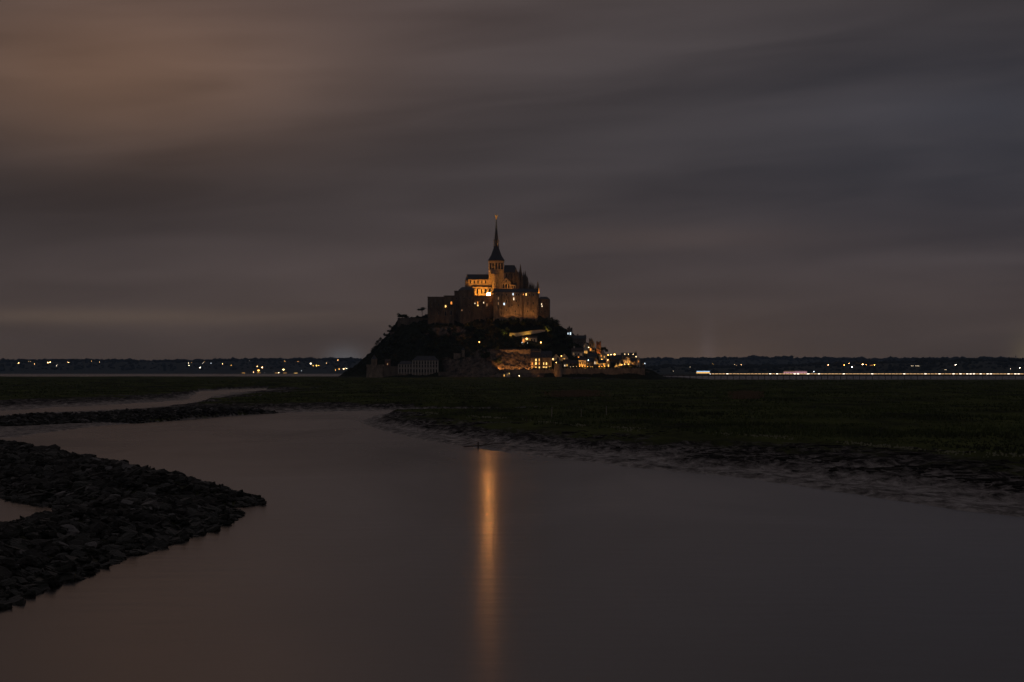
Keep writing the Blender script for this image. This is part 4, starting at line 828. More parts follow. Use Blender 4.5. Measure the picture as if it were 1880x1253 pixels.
B('hall', 'big dark roofed hall directly behind the white tents', 'house', 1122, 1142, 661, 678, 1926, 10, 'x', 652, m='dark_stone', sink=6, auto=(4, (667,), 1.5, 3.5))
B('lamp_house', 'long dark house with a row of three lamps along its eaves', 'house', 1141, 1169, 654, 671, 1936, 9, 'x', 648, m='stone', sink=8, auto=(6, (661,), 1.4, 3), chim=((1168, 645.5),))
B('gold_house', 'golden-lit house front with steep gable left of the narrow amber house', 'house', 1144.5, 1158, 661, 674, 1917, 8, 'y', 654.5, m='plaster', rm='old_tile', sink=6, wins=((1148, 664.5, 1.4, 4, 'w'), (1151.3, 664.5, 1.4, 4, 'w'), (1155, 664.5, 1.2, 4, 'w')))
B('end_house', 'narrow tall house lit amber near the end of the rampart', 'house', 1169, 1175.5, 662, 680, 1914, 7, 'y', 656, m='plaster', sink=5, wins=((1172.3, 664, 1.2, 3, 'o'), (1172.3, 672, 1.2, 3, 'd')))
B('last_house', 'dark last house of the village at the end of the rampart', 'house', 1176, 1184, 666, 684, 1920, 8, 'x', 660.5, m='dark_stone', sink=6, wins=((1181, 669, 1, 2, 'm'),))
B('dark_house', 'dark house front between the golden gable and the narrow amber house', 'house', 1158.6, 1168.5, 664, 680, 1918, 8, 'x', 658, m='stone', rm='slate', sink=5, wins=((1161, 668, 1.2, 3, 'm'), (1165.5, 668, 1.2, 3, 'd')))
B('low_house', 'low dark house between the rampart cottage and the amber house front', 'house', 1047, 1061.5, 668, 679, 1911, 8, 'x', 661.5, m='dark_stone', rm='slate', sink=5, wins=((1050, 672, 1.3, 3, 'd'), (1055, 672, 1.3, 3, 'd')))

# white party tents lit from within
def tent(px, top, base, wp, Y, label):
    s_ = Y / F; o = thing('party_tent', label, 'tent', (X_(px, Y), Y, Z_(base, Y)), 'lit tents by the rampart'); w_ = wp * s_ / 2; H = (base - top) * s_
    MB().taper((-w_, w_, -w_, w_, .8), (-w_ * .9, w_ * .9, -w_ * .9, w_ * .9, .9)).taper((-w_, w_, -w_, w_, H * .3), (-w_ * .45, w_ * .45, -w_ * .45, w_ * .45, H * .55)).taper((-w_ * .45, w_ * .45, -w_ * .45, w_ * .45, H * .55), (-.06, .06, -.06, .06, H)).build('canopy', 'canvas', o)
    for a in (-1, 1):
        for b in (-1, 1): MB().box(a * w_ * .95 - .06, a * w_ * .95 + .06, b * w_ * .95 - .06, b * w_ * .95 + .06, -1.5, H * .31).build('pole', 'white_paint', o)
    MB().lathe([(.1, H * .32), (.45, H * .38), (.45, H * .46), (.1, H * .5)], 8).build('bulb', 'lamp_warm', o)
    ld = bpy.data.lights.new('glow', 'POINT'); ld.energy = 800; ld.color = (1, .82, .5); ld.shadow_soft_size = .3; link(bpy.data.objects.new('glow', ld), o).location = (0, 0, H * .42)
tent(1131.5, 666, 677, 6.5, 1906, 'lower of two white pointed tents lit from within, by the rampart'); tent(1138.3, 661.5, 677, 7.5, 1907, 'taller of two white pointed tents lit from within, by the rampart')

# ------------------------------------------------------------------ lamps of the island
lamp(1128.3, 651.3, 1942, 'lamp_warm', .62, 'biggest golden street lamp, glowing above the village roofs', None)
lamp(1116.5, 652.3, 1940, 'lamp_amber', .40, 'pinkish amber street lamp next to the biggest golden one'); lamp(1121.7, 651.6, 1941, 'lamp_white', .34, 'small white street lamp between the amber and the golden one')
for px in (1147, 1153.7, 1162.5): lamp(px, 650.7, 1934.5, 'lamp_white', .24, 'small white lamp in the row along the long dark house', 'lamps along the long house')
lamp(1167.8, 655.3, 1925, 'lamp_white', .30, 'white lamp beyond the row on the long dark house'); lamp(1184, 667.5, 1912, 'lamp_cool', .22, 'little cool white lamp on the last house corner')
lamp(1080.8, 638.3, 1944, 'lamp_white', .34, 'white lamp on the steep-gabled house front'); lamp(1080, 650, 1938, 'lamp_cool', .24, 'cool white lamp below the steep-gabled house'); lamp(1080.2, 661.8, 1908.5, 'lamp_cool', .34, 'cool bluish lamp on the dark slate house')
lamp(1116, 661.2, 1908, 'lamp_white', .30, 'white lamp on the slim corner house'); lamp(1030.7, 654, 1920, 'lamp_warm', .36, 'warm lamp on the yellow gabled house'); lamp(1015, 659.5, 1917, 'lamp_white', .28, 'white lamp by the inn gable end'); lamp(1021.3, 666, 1892.5, 'lamp_warm', .34, 'warm lamp hung on the round rampart tower', foot=4.0)
for px in (1047.5, 1052.5, 1058): lamp(px, 673.8, 1903.5, 'lamp_white', .12, 'small white lamp in a row on the rampart walk', 'rampart walk lamps')
for px in (1064, 1069, 1074): lamp(px, 672.8, 1905.2, 'lamp_amber', .20, 'small amber lamp in front of the amber house front', 'amber house lamps')
for px in (1079, 1084, 1088): lamp(px, 673.6, 1904, 'lamp_warm', .12, 'small warm lamp on the walk before the slate house', 'slate house lamps')
for px in (1100, 1105, 1110): lamp(px, 673.2, 1905, 'lamp_amber', .18, 'small amber lamp in front of the orange house', 'orange house lamps')
for px in (1147, 1154): lamp(px, 669.2, 1911.5, 'lamp_warm', .28, 'warm lamp in front of the golden gable', 'golden gable lamps')
lamp(1172, 676, 1909, 'lamp_amber', .30, 'amber lamp at the foot of the narrow tall house'); lamp(1141.8, 670, 1907, 'lamp_warm', .25, 'warm lamp just beside the taller white tent')
lamp(1036, 665, 1916, 'lamp_warm', .26, 'warm lamp in the lane behind the small cottage'); lamp(1022.5, 662.6, 1915, 'lamp_warm', .22, 'warm lamp at the foot of the twin-gabled house')
lamp(1002.5, 680.3, 1902.5, 'lamp_warm', .32, 'warm lamp on the inn terrace')
lamp(1105, 660, 1924, 'lamp_warm', .25, 'warm lamp in the lane below the three street lamps'); lamp(1062, 656, 1926, 'lamp_amber', .2, 'dim amber lamp before the pale low house')
lamp(967, 622.3, 1949.5, 'lamp_warm', .62, 'bright gold lamp on the garden house front'); lamp(993, 629.2, 1947, 'lamp_warm', .55, 'bright yellow lamp at the end of the garden terrace')
lamp(958.5, 629.5, 1947, 'lamp_cool', .18, 'small white lamp on the terrace edge left of the garden house'); lamp(969, 630.5, 1946, 'lamp_cool', .14, 'tiny white lamp at the garden house step')
lamp(880, 628.3, 1935, 'lamp_warm', .42, 'yellow garden lamp among bushes above the dark crag'); lamp(953.4, 690.3, 1888, 'lamp_white', .36, 'white roadside lamp outside the low rampart', foot=4.2)
lamp(1002.5, 591, 1976, 'lamp_amber', .22, 'dim amber lamp at the gatehouse foot'); lamp(818, 563.3, 1980.5, 'lamp_warm', .22, 'small yellow lamp fixed on the cliff range wall', foot=48.0)
lamp(930.5, 612.5, 1962, 'lamp_warm', .18, 'faint lamp hidden in the garden bushes left of the gold ramp')
flood(971, 616.6, 1956.5, (966, 612, 1961.5), 1000, (1, .52, .06), 125, 'path floodlight in front of the gold ramp wall', group='ramp floodlights'); flood(941, 618.5, 1957, (938, 615, 1961.5), 480, (1, .52, .06), 120, 'path floodlight in front of the gold ramp wall', group='ramp floodlights')
for px, p in ((918, 2600), (935, 3000), (952, 2300), (968, 1500)): flood(px, 677.2, 1900.3, (px + 2, 664, 1920), p * 2.6, PCH, 85, 'ground floodlight behind the low rampart washing the crag', group='crag floodlights')
for px, py, Y, p, lab in ((1065, 677, 1904, 800, 'the amber house front'), (1072, 677, 1904, 800, 'the amber house front'), (1102, 677, 1904, 700, 'the orange house'), (1109, 677, 1904, 700, 'the orange house'), (1148, 674, 1910, 900, 'the golden gable'), (1155, 674, 1910, 900, 'the golden gable'), (1172, 679, 1908, 700, 'the narrow amber house'), (1018, 668, 1917, 700, 'the yellow gabled houses'), (1034, 668, 1917, 800, 'the yellow gabled houses'), (1106, 667, 1923, 800, 'the house near the street lamps'), (1075, 656, 1938, 500, 'the narrow pale house'), (1084, 654, 1945, 700, 'the steep-gabled house'), (1060, 660, 1928, 450, 'the pale low house'), (1099, 652, 1946, 500, 'the red square tower'), (978, 679, 1903, 350, 'the guest house'), (1008, 679, 1903, 350, 'the inn'), (1131, 676, 1915, 500, 'the dark hall')):
    flood(px, py, Y, (px, py - 9, Y + 6), p * 2.3, (1, .42, .07), 125, 'added fill spot washing ' + lab, .15, 'added fill spots on house fronts')  # unseen fill spots added so the house fronts glow amber
flood(1005, 611, 1962, (1006, 600, 1968), 1500, (1, .62, .12), 90, 'garden floodlight under the tall lit tree')
flood(925, 618, 1958, (926, 608, 1963), 500, (.9, .8, .15), 90, 'garden floodlight under the green lit tree')
flood(1010, 693, 1886, (1022, 680, 1894), 1300, PCH, 80, 'ground floodlight at the foot of the round rampart tower'); flood(985, 693, 1889, (990, 687, 1899), 700, PCH, 110, 'ground floodlight outside the low rampart')
for px in (1045, 1075, 1105, 1135, 1165): flood(px, 694, 1888, (px, 684, 1899), 150, PCH, 130, 'ground floodlight outside the long rampart', group='rampart floodlights')

# ------------------------------------------------------------------ trees of the island
def crown_mesh(seed, rx, rz, n, m, lumps=7, leaf=.42):
    r = np.random.default_rng(seed); C = r.normal(0, .45, (lumps, 3)) * (rx, rx, rz * .7); C[:, 2] += rz
    V = []; per = n // lumps
    for c in C:
        q = r.uniform(.32, .6); d = r.normal(0, 1, (per, 3)); d /= np.linalg.norm(d, axis=1)[:, None]; p = c + d * (q * rx, q * rx, q * rz * .8) * r.uniform(.55, 1.08, (per, 1))
        a = r.normal(0, 1, (per, 3)); a /= np.linalg.norm(a, axis=1)[:, None]; b = np.cross(a, d); b /= np.linalg.norm(b, axis=1)[:, None] + 1e-6; sz = leaf * r.uniform(.6, 1.4, (per, 1))
        V.append(np.stack([p - a * sz, p + b * sz * .7, p + a * sz, p - b * sz * .7], 1))
    V = np.concatenate(V).reshape(-1, 3); return npmesh('crown', V, np.arange(len(V)).reshape(-1, 4), m)
def trunk_mesh(seed, h, cr_):
    r = random.Random(seed); m = MB().lathe([(.30, -1.5), (.24, .4), (.17, h * .7), (.10, h)], 7)
    for k in range(4):
        a = r.uniform(0, 6.28); m.tube((0, 0, h * r.uniform(.55, .9)), (math.cos(a) * cr_ * .6, math.sin(a) * cr_ * .6, h + r.uniform(.4, 1.6)), .10, .03, 5)
    return m.mesh('trunk', 'bark')
KIND = []
for k in range(6):
    rx = 2.6 + .35 * (k % 3); rz = 2.2 + .5 * (k // 2); hh = 1.7 + .3 * (k % 2); KIND.append((crown_mesh(100 + k, rx, rz, 420, 'foliage'), trunk_mesh(k, hh + .8, rx), hh * .6))
LITK = (crown_mesh(120, 2.6, 2.4, 460, 'foliage_lit'), trunk_mesh(20, 2.4, 2.6), 1.0)
PINE = (crown_mesh(130, 3.2, 1.6, 420, 'foliage', 9, .36), trunk_mesh(30, 6.8, 3.0), 5.2)
def tree(px, py, sc_, label, group=None, kind=None, name='leafy_tree', Y=None):
    if Y is None:
        q = hit(px, py)
        if q is None: return
        x, y, z = q
    else: x, y = X_(px, Y), Y; z = ih(x, y)
    k = kind or random.choice(KIND); o = thing(name, label, 'tree', (x, y, z - .3), group, random.uniform(0, 6.28))
    c = link(bpy.data.objects.new('crown', k[0]), o); c.location = (0, 0, k[2] * sc_); c.scale = (sc_,) * 3
    t_ = link(bpy.data.objects.new('trunk', k[1]), o); t_.scale = (sc_,) * 3
tree(775, 585, 1.35, 'tall pine with bare stem standing out against the sky by the cliff range', None, PINE, 'pine_tree', 2006)
tree(738, 590, 1.35, 'round bushy tree on the flat top of the western cliff', None, KIND[1], Y=2004); tree(746, 588, 1.0, 'smaller tree beside the round bushy tree on the cliff', None, KIND[2], Y=2006)
tree(784, 588, 1.0, 'low bush tucked under the tall pine at the abbey wall', None, KIND[3], Y=2002)
sil = [(688, 648), (693, 642), (699, 634), (704, 627), (709, 620), (714, 614), (719, 607), (683, 655), (676, 663)]
for px, py in sil: tree(px, py + 6, random.uniform(.75, 1.1), 'dark tree in the ragged line down the western edge of the island', 'trees on the western edge', Y=2000)
G_ = 'trees on the dark wooded slope'
for k in range(64):
    px, py = random.uniform(695, 915), random.uniform(602, 672)
    if py < 692 - (px - 640) * .95 + 14 or (px > 728 and px < 808 and py > 645) or (px > 780 and py < 608) or (px > 828 and px < 860 and py > 634): continue
    sc_ = random.uniform(.75, 1.45)
    where = 'just above the quay wall' if px < 728 else 'on the slope above the barracks' if px < 795 else 'on the slope under the cliff range' if px < 835 and py < 632 else 'on the crag by the narrow stone tower' if px < 862 else 'on the slope below the bare terrace wall'
    tree(px, py, sc_, ('large' if sc_ > 1.1 else 'small') + ' dark leafy tree ' + where, G_)
for k in range(20):
    px, sc_ = random.uniform(908, 1000), random.uniform(.75, 1.1)
    tree(px, random.uniform(592, 602), sc_, ('fuller' if sc_ > .93 else 'slighter') + ' dark garden tree under the abbey lodging, ' + ('near the bare terrace wall' if px < 938 else 'below its middle buttresses' if px < 968 else 'near the gatehouse'), 'garden trees below the lodging')
for k in range(12): tree(random.uniform(920, 1010), random.uniform(636, 641), random.uniform(.45, .75), 'low dark shrub on the grassy terrace above the retaining wall', 'shrubs on the terrace', name='shrub')
for px, py, sc_, kd, lab in ((925, 617, 1.2, LITK, 'green tree caught by lamplight left of the gold ramp'), (931, 610, .9, LITK, 'small lit tree at the upper left end of the gold ramp'), (884, 626, 1.0, LITK, 'lamplit bush above the yellow garden lamp'), (1006, 612, 1.45, LITK, 'tall golden-green tree lit from below under the gatehouse'),
    (1018, 606, 1.7, KIND[4], 'large dark tree on the skyline right of the gatehouse'), (1026, 614, 1.5, KIND[5], 'dark tree on the slope below the skyline tree'), (1034, 622, 1.4, KIND[0], 'dark tree left of the battlemented house'), (1012, 626, 1.4, KIND[2], 'dark tree between the lit tree and the village'),
    (1020, 636, 1.3, KIND[3], 'dark tree above the inn roof'), (1040, 634, 1.4, KIND[1], 'dark tree below the battlemented house'), (1048, 642, 1.1, KIND[2], 'dark tree above the pale low house'), (1059, 673.5, .6, LITK, 'small round lamplit tree by the amber house front'),
    (1108, 650, 1.4, KIND[0], 'dark tree directly right of the square tower'), (1115, 652, 1.2, KIND[1], 'dark tree above the three street lamps'), (1123, 652, 1.3, KIND[4], 'dark tree behind the biggest golden lamp'), (1133, 654, 1.1, KIND[2], 'dark tree between the golden lamp and the long house'), (1000, 644, 1.0, KIND[3], 'dark tree at the right end of the retaining walls')):
    tree(px, py, sc_, lab, None, kd)

# ------------------------------------------------------------------ far shores
def shore(name, label, prof, Y0, Y1, seed, px_a, px_b, nrow=9, rough=4, foot=-2.0):
    pxs = np.arange(px_a, px_b, 2.0); xs_, ys_ = zip(*prof); top = np.interp(pxs, xs_, ys_)
    V = []
    for r in range(nrow):
        t = r / (nrow - 4); Y = Y0 + (Y1 - Y0) * t
        for i, px in enumerate(pxs):
            zt = Z_(top[i], Y1); f = math.sin(min(t, 1) * math.pi / 2) ** 1.1 if t <= 1 else max(0, 1 - (t - 1) * 1.3)
            nz = fbm(px * .02 + r * .7, seed, 1.3, 3, seed) * rough * f
            V.append((X_(px, Y1) * (Y / Y1), Y, foot + (zt - foot) * f + nz))
    n_ = len(pxs); q = [(r * n_ + i, r * n_ + i + 1, (r + 1) * n_ + i + 1, (r + 1) * n_ + i) for r in range(nrow - 1) for i in range(n_ - 1)]
    tag(link(bpy.data.objects.new(name, npmesh(name, V, q, 'hill', True))), label, 'hills', kind='structure')
    def at(px, py):
        zt = Z_(float(np.interp(px, xs_, ys_)), Y1); lo, hi = 0.0, 1.0
        for _ in range(30):
            m_ = (lo + hi) / 2; Y = Y0 + (Y1 - Y0) * m_; z = foot + (zt - foot) * math.sin(m_ * math.pi / 2) ** 1.1
            if HY + F * (CH - z) / Y > py: lo = m_
            else: hi = m_
        Y = Y0 + (Y1 - Y0) * lo; return X_(px, Y), Y, foot + (zt - foot) * math.sin(lo * math.pi / 2) ** 1.1
    return at, lambda px: float(np.interp(px, xs_, ys_))
LP = [(-300, 664), (0, 664), (60, 662.5), (150, 662), (300, 663.5), (420, 661.5), (520, 660.5), (600, 660), (660, 661), (720, 664), (800, 670), (860, 680), (900, 688)]
RP1 = [(1000, 664), (1180, 660), (1300, 659), (1400, 657.5), (1480, 658.5), (1600, 660), (1700, 659), (1800, 658.5), (1880, 659.5), (2200, 662)]
RP2 = [(1050, 676), (1180, 676), (1240, 671), (1300, 674), (1420, 673), (1520, 668), (1640, 665), (1720, 663), (1800, 661.5), (1880, 661.5), (2200, 663)]
atL, topL = shore('far_hills', 'long low wooded hill across the bay left of the island', LP, 9300, 10400, 1.0, -300, 902)
atF, topF = shore('far_hills', 'hazy outer ridge on the horizon right of the island', RP1, 11000, 12500, 2.0, 1000, 2200)
atR, topR = shore('near_hills', 'darker inner wooded shore on the mainland right of the island', RP2, 6000, 7000, 3.0, 1050, 2200)
def woods(name, label, prof_top, at_, Y1, px_a, px_b, n_, smin, smax, seed):
    r = random.Random(seed); V = []; T = []
    ico = [(0, 0, 1), (.89, 0, .45), (.28, .85, .45), (-.72, .53, .45), (-.72, -.53, .45), (.28, -.85, .45), (.72, .53, -.45), (-.28, .85, -.45), (-.89, 0, -.45), (-.28, -.85, -.45), (.72, -.53, -.45)]
    fc = [(0, 1, 2), (0, 2, 3), (0, 3, 4), (0, 4, 5), (0, 5, 1), (1, 6, 2), (2, 7, 3), (3, 8, 4), (4, 9, 5), (5, 10, 1), (6, 7, 2), (7, 8, 3), (8, 9, 4), (9, 10, 5), (10, 6, 1)]
    for _ in range(n_):
        px = r.uniform(px_a, px_b); tp = prof_top(px); py = tp + (abs(r.gauss(0, 1.2)) if r.random() < .7 else r.uniform(0, 18))
        if py > 684: continue
        x, y, z = at_(px, py); d = fbm(px * .035, seed, 1, 3, seed); s_ = r.uniform(smin, smax) * max(.35, 1 + 1.6 * d)
        o = len(V); V += [(x + s_ * a * r.uniform(.7, 1.3), y + s_ * b, z + s_ * (c * .8 * r.uniform(.7, 1.3) + .3)) for a, b, c in ico]; T += [(a + o, b + o, c + o) for a, b, c in fc]
    tag(link(bpy.data.objects.new(name, npmesh(name, V, T, 'wood_far'))), label, 'woods', kind='stuff')
woods('distant_woods', 'ragged tree line along the hill across the bay', topL, atL, 10400, -280, 800, 2200, 5, 10, 4)
woods('distant_woods', 'ragged tree line along the hazy outer ridge', topF, atF, 12500, 1100, 2000, 1500, 6, 12, 5)
woods('distant_woods', 'ragged tree line along the inner mainland shore', topR, atR, 7000, 1150, 2100, 2200, 3.5, 7.5, 6)

PROTO = {}
def shore_lamp(at_, px, py, kind, r, label, group):
    key = (kind, r)
    if key not in PROTO:
        H = 9
        PROTO[key] = (MB().lathe([(.3, -3), (.2, 0), (.14, H - r)], 6).mesh('post', 'dark_metal'), MB().lathe([(r * .5, H - r), (r, H - r * .3), (r, H + r * .4), (r * .4, H + r)], 8).mesh('lantern', kind))
    x, y, z = at_(px, py); z -= 9; g = at_(px, min(py + 3, 685.5))
    o = thing('shore_lamp', label, 'lamp', (x, y, z), group)
    link(bpy.data.objects.new('post', PROTO[key][0]), o); link(bpy.data.objects.new('lantern', PROTO[key][1]), o)
gl = 'lamps across the bay'
LW = 'warm lamp on the wooded hill across the bay, left of the island'; LC = 'white lamp on the wooded hill across the bay, left of the island'; LA = 'amber lamp by the water at the foot of the hill across the bay'
for px, py, kd, r in ((8, 664.8, 'shore_warm', 1.6), (34, 667, 'shore_warm', 1.8), (40, 662.6, 'shore_warm', 1.4), (0, 674.6, 'shore_warm', 1.2), (88, 666, 'shore_warm', 1.6), (92, 665.6, 'shore_warm', 1.5), (126, 666, 'shore_warm', 1.4), (165, 662.2, 'shore_warm', 1.4), (193.5, 661.8, 'shore_warm', 2.2),
    (301, 663, 'shore_warm', 1.6), (338.5, 662.8, 'shore_warm', 2.2), (55, 663.3, 'shore_warm', .8), (63, 663.2, 'shore_warm', .8), (64, 669, 'shore_warm', .7)):
    shore_lamp(atL, px, py, kd, r, LW, gl)
for px, py, kd, r in ((109, 662.4, 'shore_white', .9), (261, 662.3, 'shore_white', 1.4), (274, 662.3, 'shore_white', .8), (347, 671.6, 'shore_white', 1.1), (367.5, 675.6, 'shore_white', 1.6), (387, 667.5, 'shore_cool', 1.8), (391, 661, 'shore_white', 1.2), (394.5, 660.8, 'shore_white', 1.2), (570.5, 668.2, 'shore_white', 1.4), (553.5, 681, 'shore_cool', 1.0), (636, 676.8, 'shore_white', .8)):
    shore_lamp(atL, px, py, kd, r, LC, gl)
for px, py, kd, r in ((447, 684.6, 'shore_warm', 2.2), (472, 673.2, 'shore_warm', 1.8), (481.5, 675.3, 'shore_warm', 1.8), (474.5, 681, 'shore_amber', 2.6), (465.5, 684, 'shore_warm', 1.2), (520.5, 679.2, 'shore_warm', 2.2), (511.5, 685.2, 'shore_white', 1.4), (522, 685.3, 'shore_white', 1.3), (541, 685.5, 'shore_warm', 1.8), (545, 685, 'shore_warm', 1.4),
    (576, 672.2, 'shore_amber', 2.0), (581, 672, 'shore_amber', 2.2), (585, 671.6, 'shore_amber', 1.4), (622.5, 678.4, 'shore_amber', 1.3), (631, 678.3, 'shore_warm', 1.8), (616.5, 680, 'shore_amber', .9), (485.5, 684.2, 'shore_cool', 1.0), (502, 683.8, 'shore_cool', .9)):
    shore_lamp(atL, px, py, kd, r, LA if py > 679 else 'amber lamp on the slope across the bay, near the island', gl)
RW = 'amber village lamp on the mainland shore right of the island'
rr = random.Random(5)
amb = [(1190, 671), (1196, 671.5), (1203, 671.2), (1209, 671.3), (1216, 672), (1185, 672.5)] + [(rr.uniform(1296, 1325), rr.uniform(669, 671.5)) for _ in range(7)] + [(rr.uniform(1341, 1396), rr.uniform(669.5, 673.5)) for _ in range(20)] + [(rr.uniform(1520, 1560), rr.uniform(667.5, 671)) for _ in range(8)] + [(rr.uniform(1570, 1608), rr.uniform(667.5, 671)) for _ in range(12)]
for px, py in amb: shore_lamp(atR if py > topR(px) + .4 else atF, px, py, rr.choice(['shore_amber', 'shore_amber', 'shore_warm']), rr.choice([.5, .6, .8, 1.0]), 'amber lamp in the mainland hamlet ' + ('closest to the island' if px < 1230 else 'above the blue-roofed bus' if px < 1335 else 'strung out in the longest row' if px < 1400 else 'dimly lit, beside the brightest cluster' if px < 1565 else 'forming the brightest cluster'), 'village lamps on the mainland')
for px, py, kd, r in ((1584, 669.6, 'shore_warm', 1.3), (1598, 669.2, 'shore_amber', 1.6), (1602, 669.8, 'shore_amber', 1.4), (1564, 674.5, 'shore_white', 1.2), (1644, 660.6, 'shore_white', 1.0), (1736, 678.2, 'shore_white', 1.1), (1739, 678.3, 'shore_white', .9), (1754.5, 670, 'shore_white', .8), (1872, 676, 'shore_white', .9), (1855, 677.5, 'shore_white', .5), (1676, 671.5, 'shore_white', .5), (1681, 671.6, 'shore_white', .5), (1686, 671.6, 'shore_white', .5), (1694, 671.5, 'shore_white', .5), (1268, 673.4, 'shore_white', .5)):
    shore_lamp(atR if py > topR(px) + .4 else atF, px, py, kd, r, 'whitish lamp on the dark mainland shore right of the island' if kd == 'shore_white' else RW, 'village lamps on the mainland')
rl = random.Random(77)
for k in range(34):
    px = rl.uniform(-5, 655); shore_lamp(atL, px, topL(px) + rl.choice([1.2, 1.8, 2.5, 4, 6, 9]) + rl.random(), rl.choice(['shore_warm', 'shore_amber', 'shore_warm', 'shore_white']), rl.choice([.45, .55, .7]), 'tiny faint lamp among the trees of the hill across the bay', gl)
# pale water tower on the right horizon
x, y, z = atF(1865, 661); o = thing('water_tower', 'slim pale tower on the right horizon lit by town glow', 'tower', (x, y, z - 3))
MB().lathe([(3.2, -4), (2.8, 10), (2.8, 22)], 12).build('shaft', 'white_paint', o); MB().lathe([(4, 22.003), (4, 27), (1, 28)], 12).build('tank', 'white_paint', o)
# houses on the far waterfront
def far_house(at_, px, py, wp, hp, label, lit='lit_warm', nw=3, m='plaster'):
    x, y, z = at_(px, py); s_ = y / F; w_ = wp * s_ / 2; h_ = hp * s_
    o = thing('far_house', label, 'house', (x, y, z - 1), 'far houses'); MB().box(-w_, w_, 0, 8, -4, h_ * .55).build('wall', m, o); MB().gable_x(-w_ - .4, w_ + .4, -.4, 8.4, h_ * .55 + .003, h_).build('roof', 'slate', o)
    for k in range(nw):
        xx = -w_ + (k + .5) * 2 * w_ / nw; wd = w_ / nw * .5
        f_ = MB().box(xx - wd - .15, xx + wd + .15, -.12, -.003, h_ * .15, h_ * .45).build('window', 'frame', o); MB().box(xx - wd, xx + wd, -.2, -.124, h_ * .18, h_ * .42).build('pane', lit, f_)
for px, py, lab in ((447, 686, 'waterfront house under a bright warm lamp across the bay'), (475, 685.5, 'waterfront house under the cluster of four amber lamps'), (508, 686, 'white waterfront house between two lamp clusters across the bay'), (523, 686, 'waterfront house under a tall amber lamp across the bay'), (543, 686.2, 'brightly lit waterfront house with yellow windows across the bay')):
    far_house(atL, px, py, 6, 4, lab, 'lit_yellow' if px == 543 else 'lit_warm')
for px, py, lab in ((1350, 673.6, 'far mainland house at the left end of the amber village'), (1372, 673.4, 'far mainland house in the middle of the amber village'), (1390, 673.3, 'far mainland house at the right end of the amber village'), (1600, 671.4, 'far mainland house under the brightest amber lamps'), (1680, 672.6, 'long low far farm building with a pale strip of windows'), (1737, 679.6, 'far house on the dark shore under one white lamp')):
    far_house(atR, px, py, 16 if px == 1680 else 6, 3.4, lab, 'lit_white' if px in (1680, 1737) else 'lit_orange', 6 if px == 1680 else 3)

# ------------------------------------------------------------------ footbridge with buses and light bars in place of traffic light trails
BA = (X_(1180, 1945), 1945.0); BB = (X_(1990, 1860), 1860.0); ZD = 6.3
bl = math.hypot(BB[0] - BA[0], BB[1] - BA[1]); ba = math.atan2(BB[1] - BA[1], BB[0] - BA[0])
br = thing('footbridge', 'long low causeway bridge on thin piles leading to the island', 'bridge', (BA[0], BA[1], ZD), None, ba)
MB().box(0, bl, -4, 4, -.55, 0).build('deck', 'wood', br); MB().box(0, bl, -3.2, 3.2, -1.0, -.554).build('girder', 'dark_metal', br)
for sg in (-1, 1):
    rl = MB().box(0, bl, sg * 3.9 - .04, sg * 3.9 + .04, 1.0, 1.1)
    for k in range(int(bl / 6)): rl.box(k * 6 + 1, k * 6 + 1.08, sg * 3.9 - .04, sg * 3.9 + .04, .004, .998)
    rl.build('railing', 'dark_metal', br)
pm = MB().lathe([(.17, -8.5), (.15, -1.004)], 8).mesh('pile', 'dark_metal')
rr = random.Random(9); xk = 4.0
while xk < bl:
    for sg in (-1, 1): 
        p = link(bpy.data.objects.new('pile', pm), br); p.location = (xk, sg * 2.7, 0)
    xk += 5.8
ca, sa = math.cos(ba), math.sin(ba)
def on_bridge(px, off=0.0):
    lo, hi = 0.0, bl
    for _ in range(40):
        m_ = (lo + hi) / 2; X = BA[0] + ca * m_ - sa * off; Y = BA[1] + sa * m_ + ca * off
        if 940 + F * X / Y < px: lo = m_
        else: hi = m_
    return BA[0] + ca * lo - sa * off, BA[1] + sa * lo + ca * off
tube = MB().box(-1.35, 1.35, -.06, .06, -.05, .16); hou = MB().box(-1.5, 1.5, -.1, .1, .162, .24)
tmsh = tube.mesh('tube', 'trail_glow'); hmsh = hou.mesh('housing', 'dark_metal'); smsh = MB().box(-1.0, 1.0, -.07, .07, -.15, .28).mesh('tube', 'trail_spot'); hs = MB().box(-1.1, 1.1, -.1, .1, .282, .36).mesh('housing', 'dark_metal')
px = 1309.0; rr = random.Random(12)
while px < 1884:  # glowing bars added in place of the passing traffic's light trails
    X, Y = on_bridge(px, -4.05); big = rr.random() < (.12 if px < 1690 else .38)
    o = thing('trail_light', 'brighter whitish light bar standing in for traffic trails on the bridge' if big else 'slim warm light bar standing in for traffic trails on the bridge', 'lamp', (X, Y, ZD + .75), 'light bars standing in for traffic trails', ba)
    link(bpy.data.objects.new('tube', smsh if big else tmsh), o); link(bpy.data.objects.new('housing', hs if big else hmsh), o)
    px += 6.6 if not big else 6.0
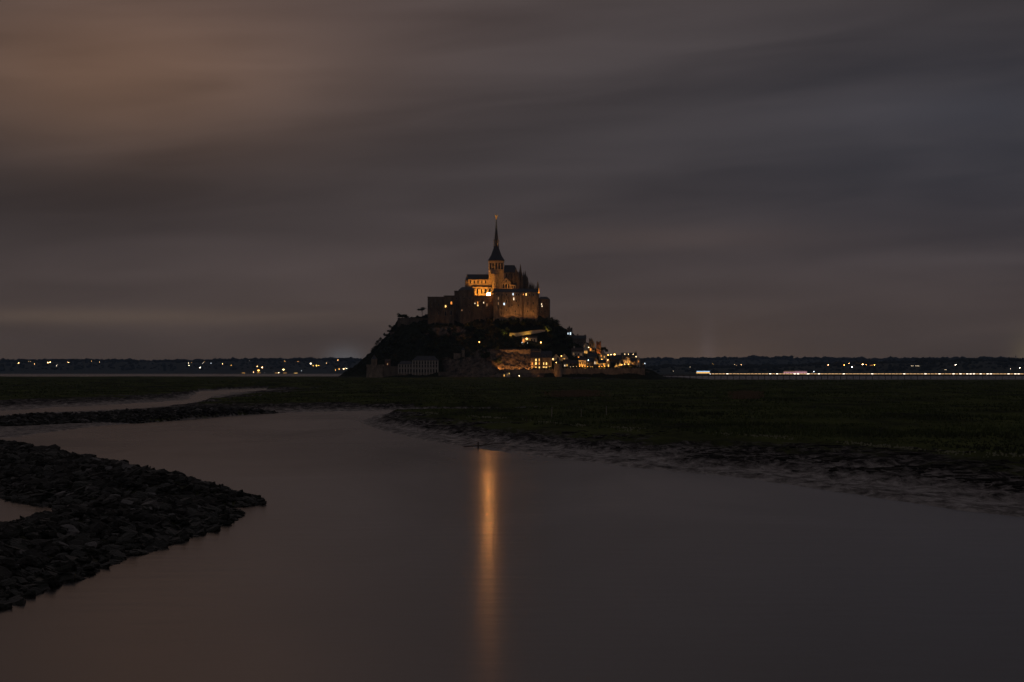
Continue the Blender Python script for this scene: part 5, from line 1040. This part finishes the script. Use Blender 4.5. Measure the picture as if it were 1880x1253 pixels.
def bus(px, ln, glow, roofglow, label):
    X, Y = on_bridge(px, -1.6); o = thing('shuttle_bus', label, 'bus', (X, Y, ZD), None, ba); h_ = ln / 2
    MB().box(-h_, h_, -1.25, 1.25, .35, 1.25).box(-h_, h_, -1.25, 1.25, 2.55, 2.95).box(-h_, -h_ + .25, -1.25, 1.25, 1.25, 2.55).box(h_ - .25, h_, -1.25, 1.25, 1.25, 2.55).build('body', 'white_paint', o)
    n_ = int(ln / 1.6)
    for k in range(n_):
        x = -h_ + .4 + (ln - .8) * (k + .5) / n_; MB().box(x - .62, x + .62, -1.22, 1.22, 1.26, 2.54).build('window', glow, o)
    for x in (-h_ + 2, h_ - 2):
        for sg in (-1, 1): MB().tube((x, sg * 1.27, .45), (x, sg * 1.0, .45), .45, .45, 14).build('wheel', 'tyre', o)
    MB().box(-h_ + .5, h_ - .5, -.9, .9, 2.953, 3.25).build('roof_sign', roofglow, o)
    for sg in (-1, 1): MB().box(h_ + .002, h_ + .08, sg * .9 - .2, sg * .9 + .2, .6, .9).build('headlight', 'head', o)
bus(1291, 13, 'bus_warm', 'bus_blue', 'shuttle bus with bluish roof light on the bridge near the island'); bus(1470, 12, 'bus_pink', 'bus_pink', 'shuttle bus glowing pink and white halfway along the bridge'); bus(1449, 11, 'bus_pink', 'lit_dim', 'second pinkish bus following right behind the pink and white one')
o_x, o_y = on_bridge(1494, -1.6)
o = thing('mast_lamp', 'cool white mast lamp on the bridge ahead of the pink bus', 'lamp', (o_x, o_y, ZD)); MB().lathe([(.08, 0), (.06, 2.6)], 6).build('post', 'dark_metal', o); MB().lathe([(.2, 2.603), (.4, 2.9), (.2, 3.2)], 8).build('lantern', 'lamp_cool', o)
for px, hp in ((1236, 6), (1267, 14)):
    X, Y = on_bridge(px, 4); o = thing('flag_mast', 'thin dark mast by the bridge with a small white light' if px == 1236 else 'taller thin mast by the bridge with a faint light', 'mast', (X, Y, 0)); H = ZD + hp * .5
    MB().lathe([(.1, -1), (.06, H)], 6).build('post', 'dark_metal', o); MB().lathe([(.1, H + .003), (.2, H + .2), (.1, H + .5)], 6).build('lantern', 'lit_white', o)

# ------------------------------------------------------------------ night haze over the bay
hz = MB().box(-9000, 9000, -600, 14500, -4, 240).build('haze', 'hill'); hz.data.materials.clear()
hm = bpy.data.materials.new('haze'); hm.use_nodes = True; t = hm.node_tree; t.nodes.clear()
pv = t.nodes.new('ShaderNodeVolumePrincipled'); pv.inputs['Color'].default_value = (.42, .64, 1, 1); pv.inputs['Density'].default_value = 3.2e-5; pv.inputs['Anisotropy'].default_value = .2
ot = t.nodes.new('ShaderNodeOutputMaterial'); t.links.new(pv.outputs[0], ot.inputs['Volume']); hz.data.materials.append(hm)
tag(hz, 'thin bluish night haze over the whole bay', 'haze', kind='stuff')
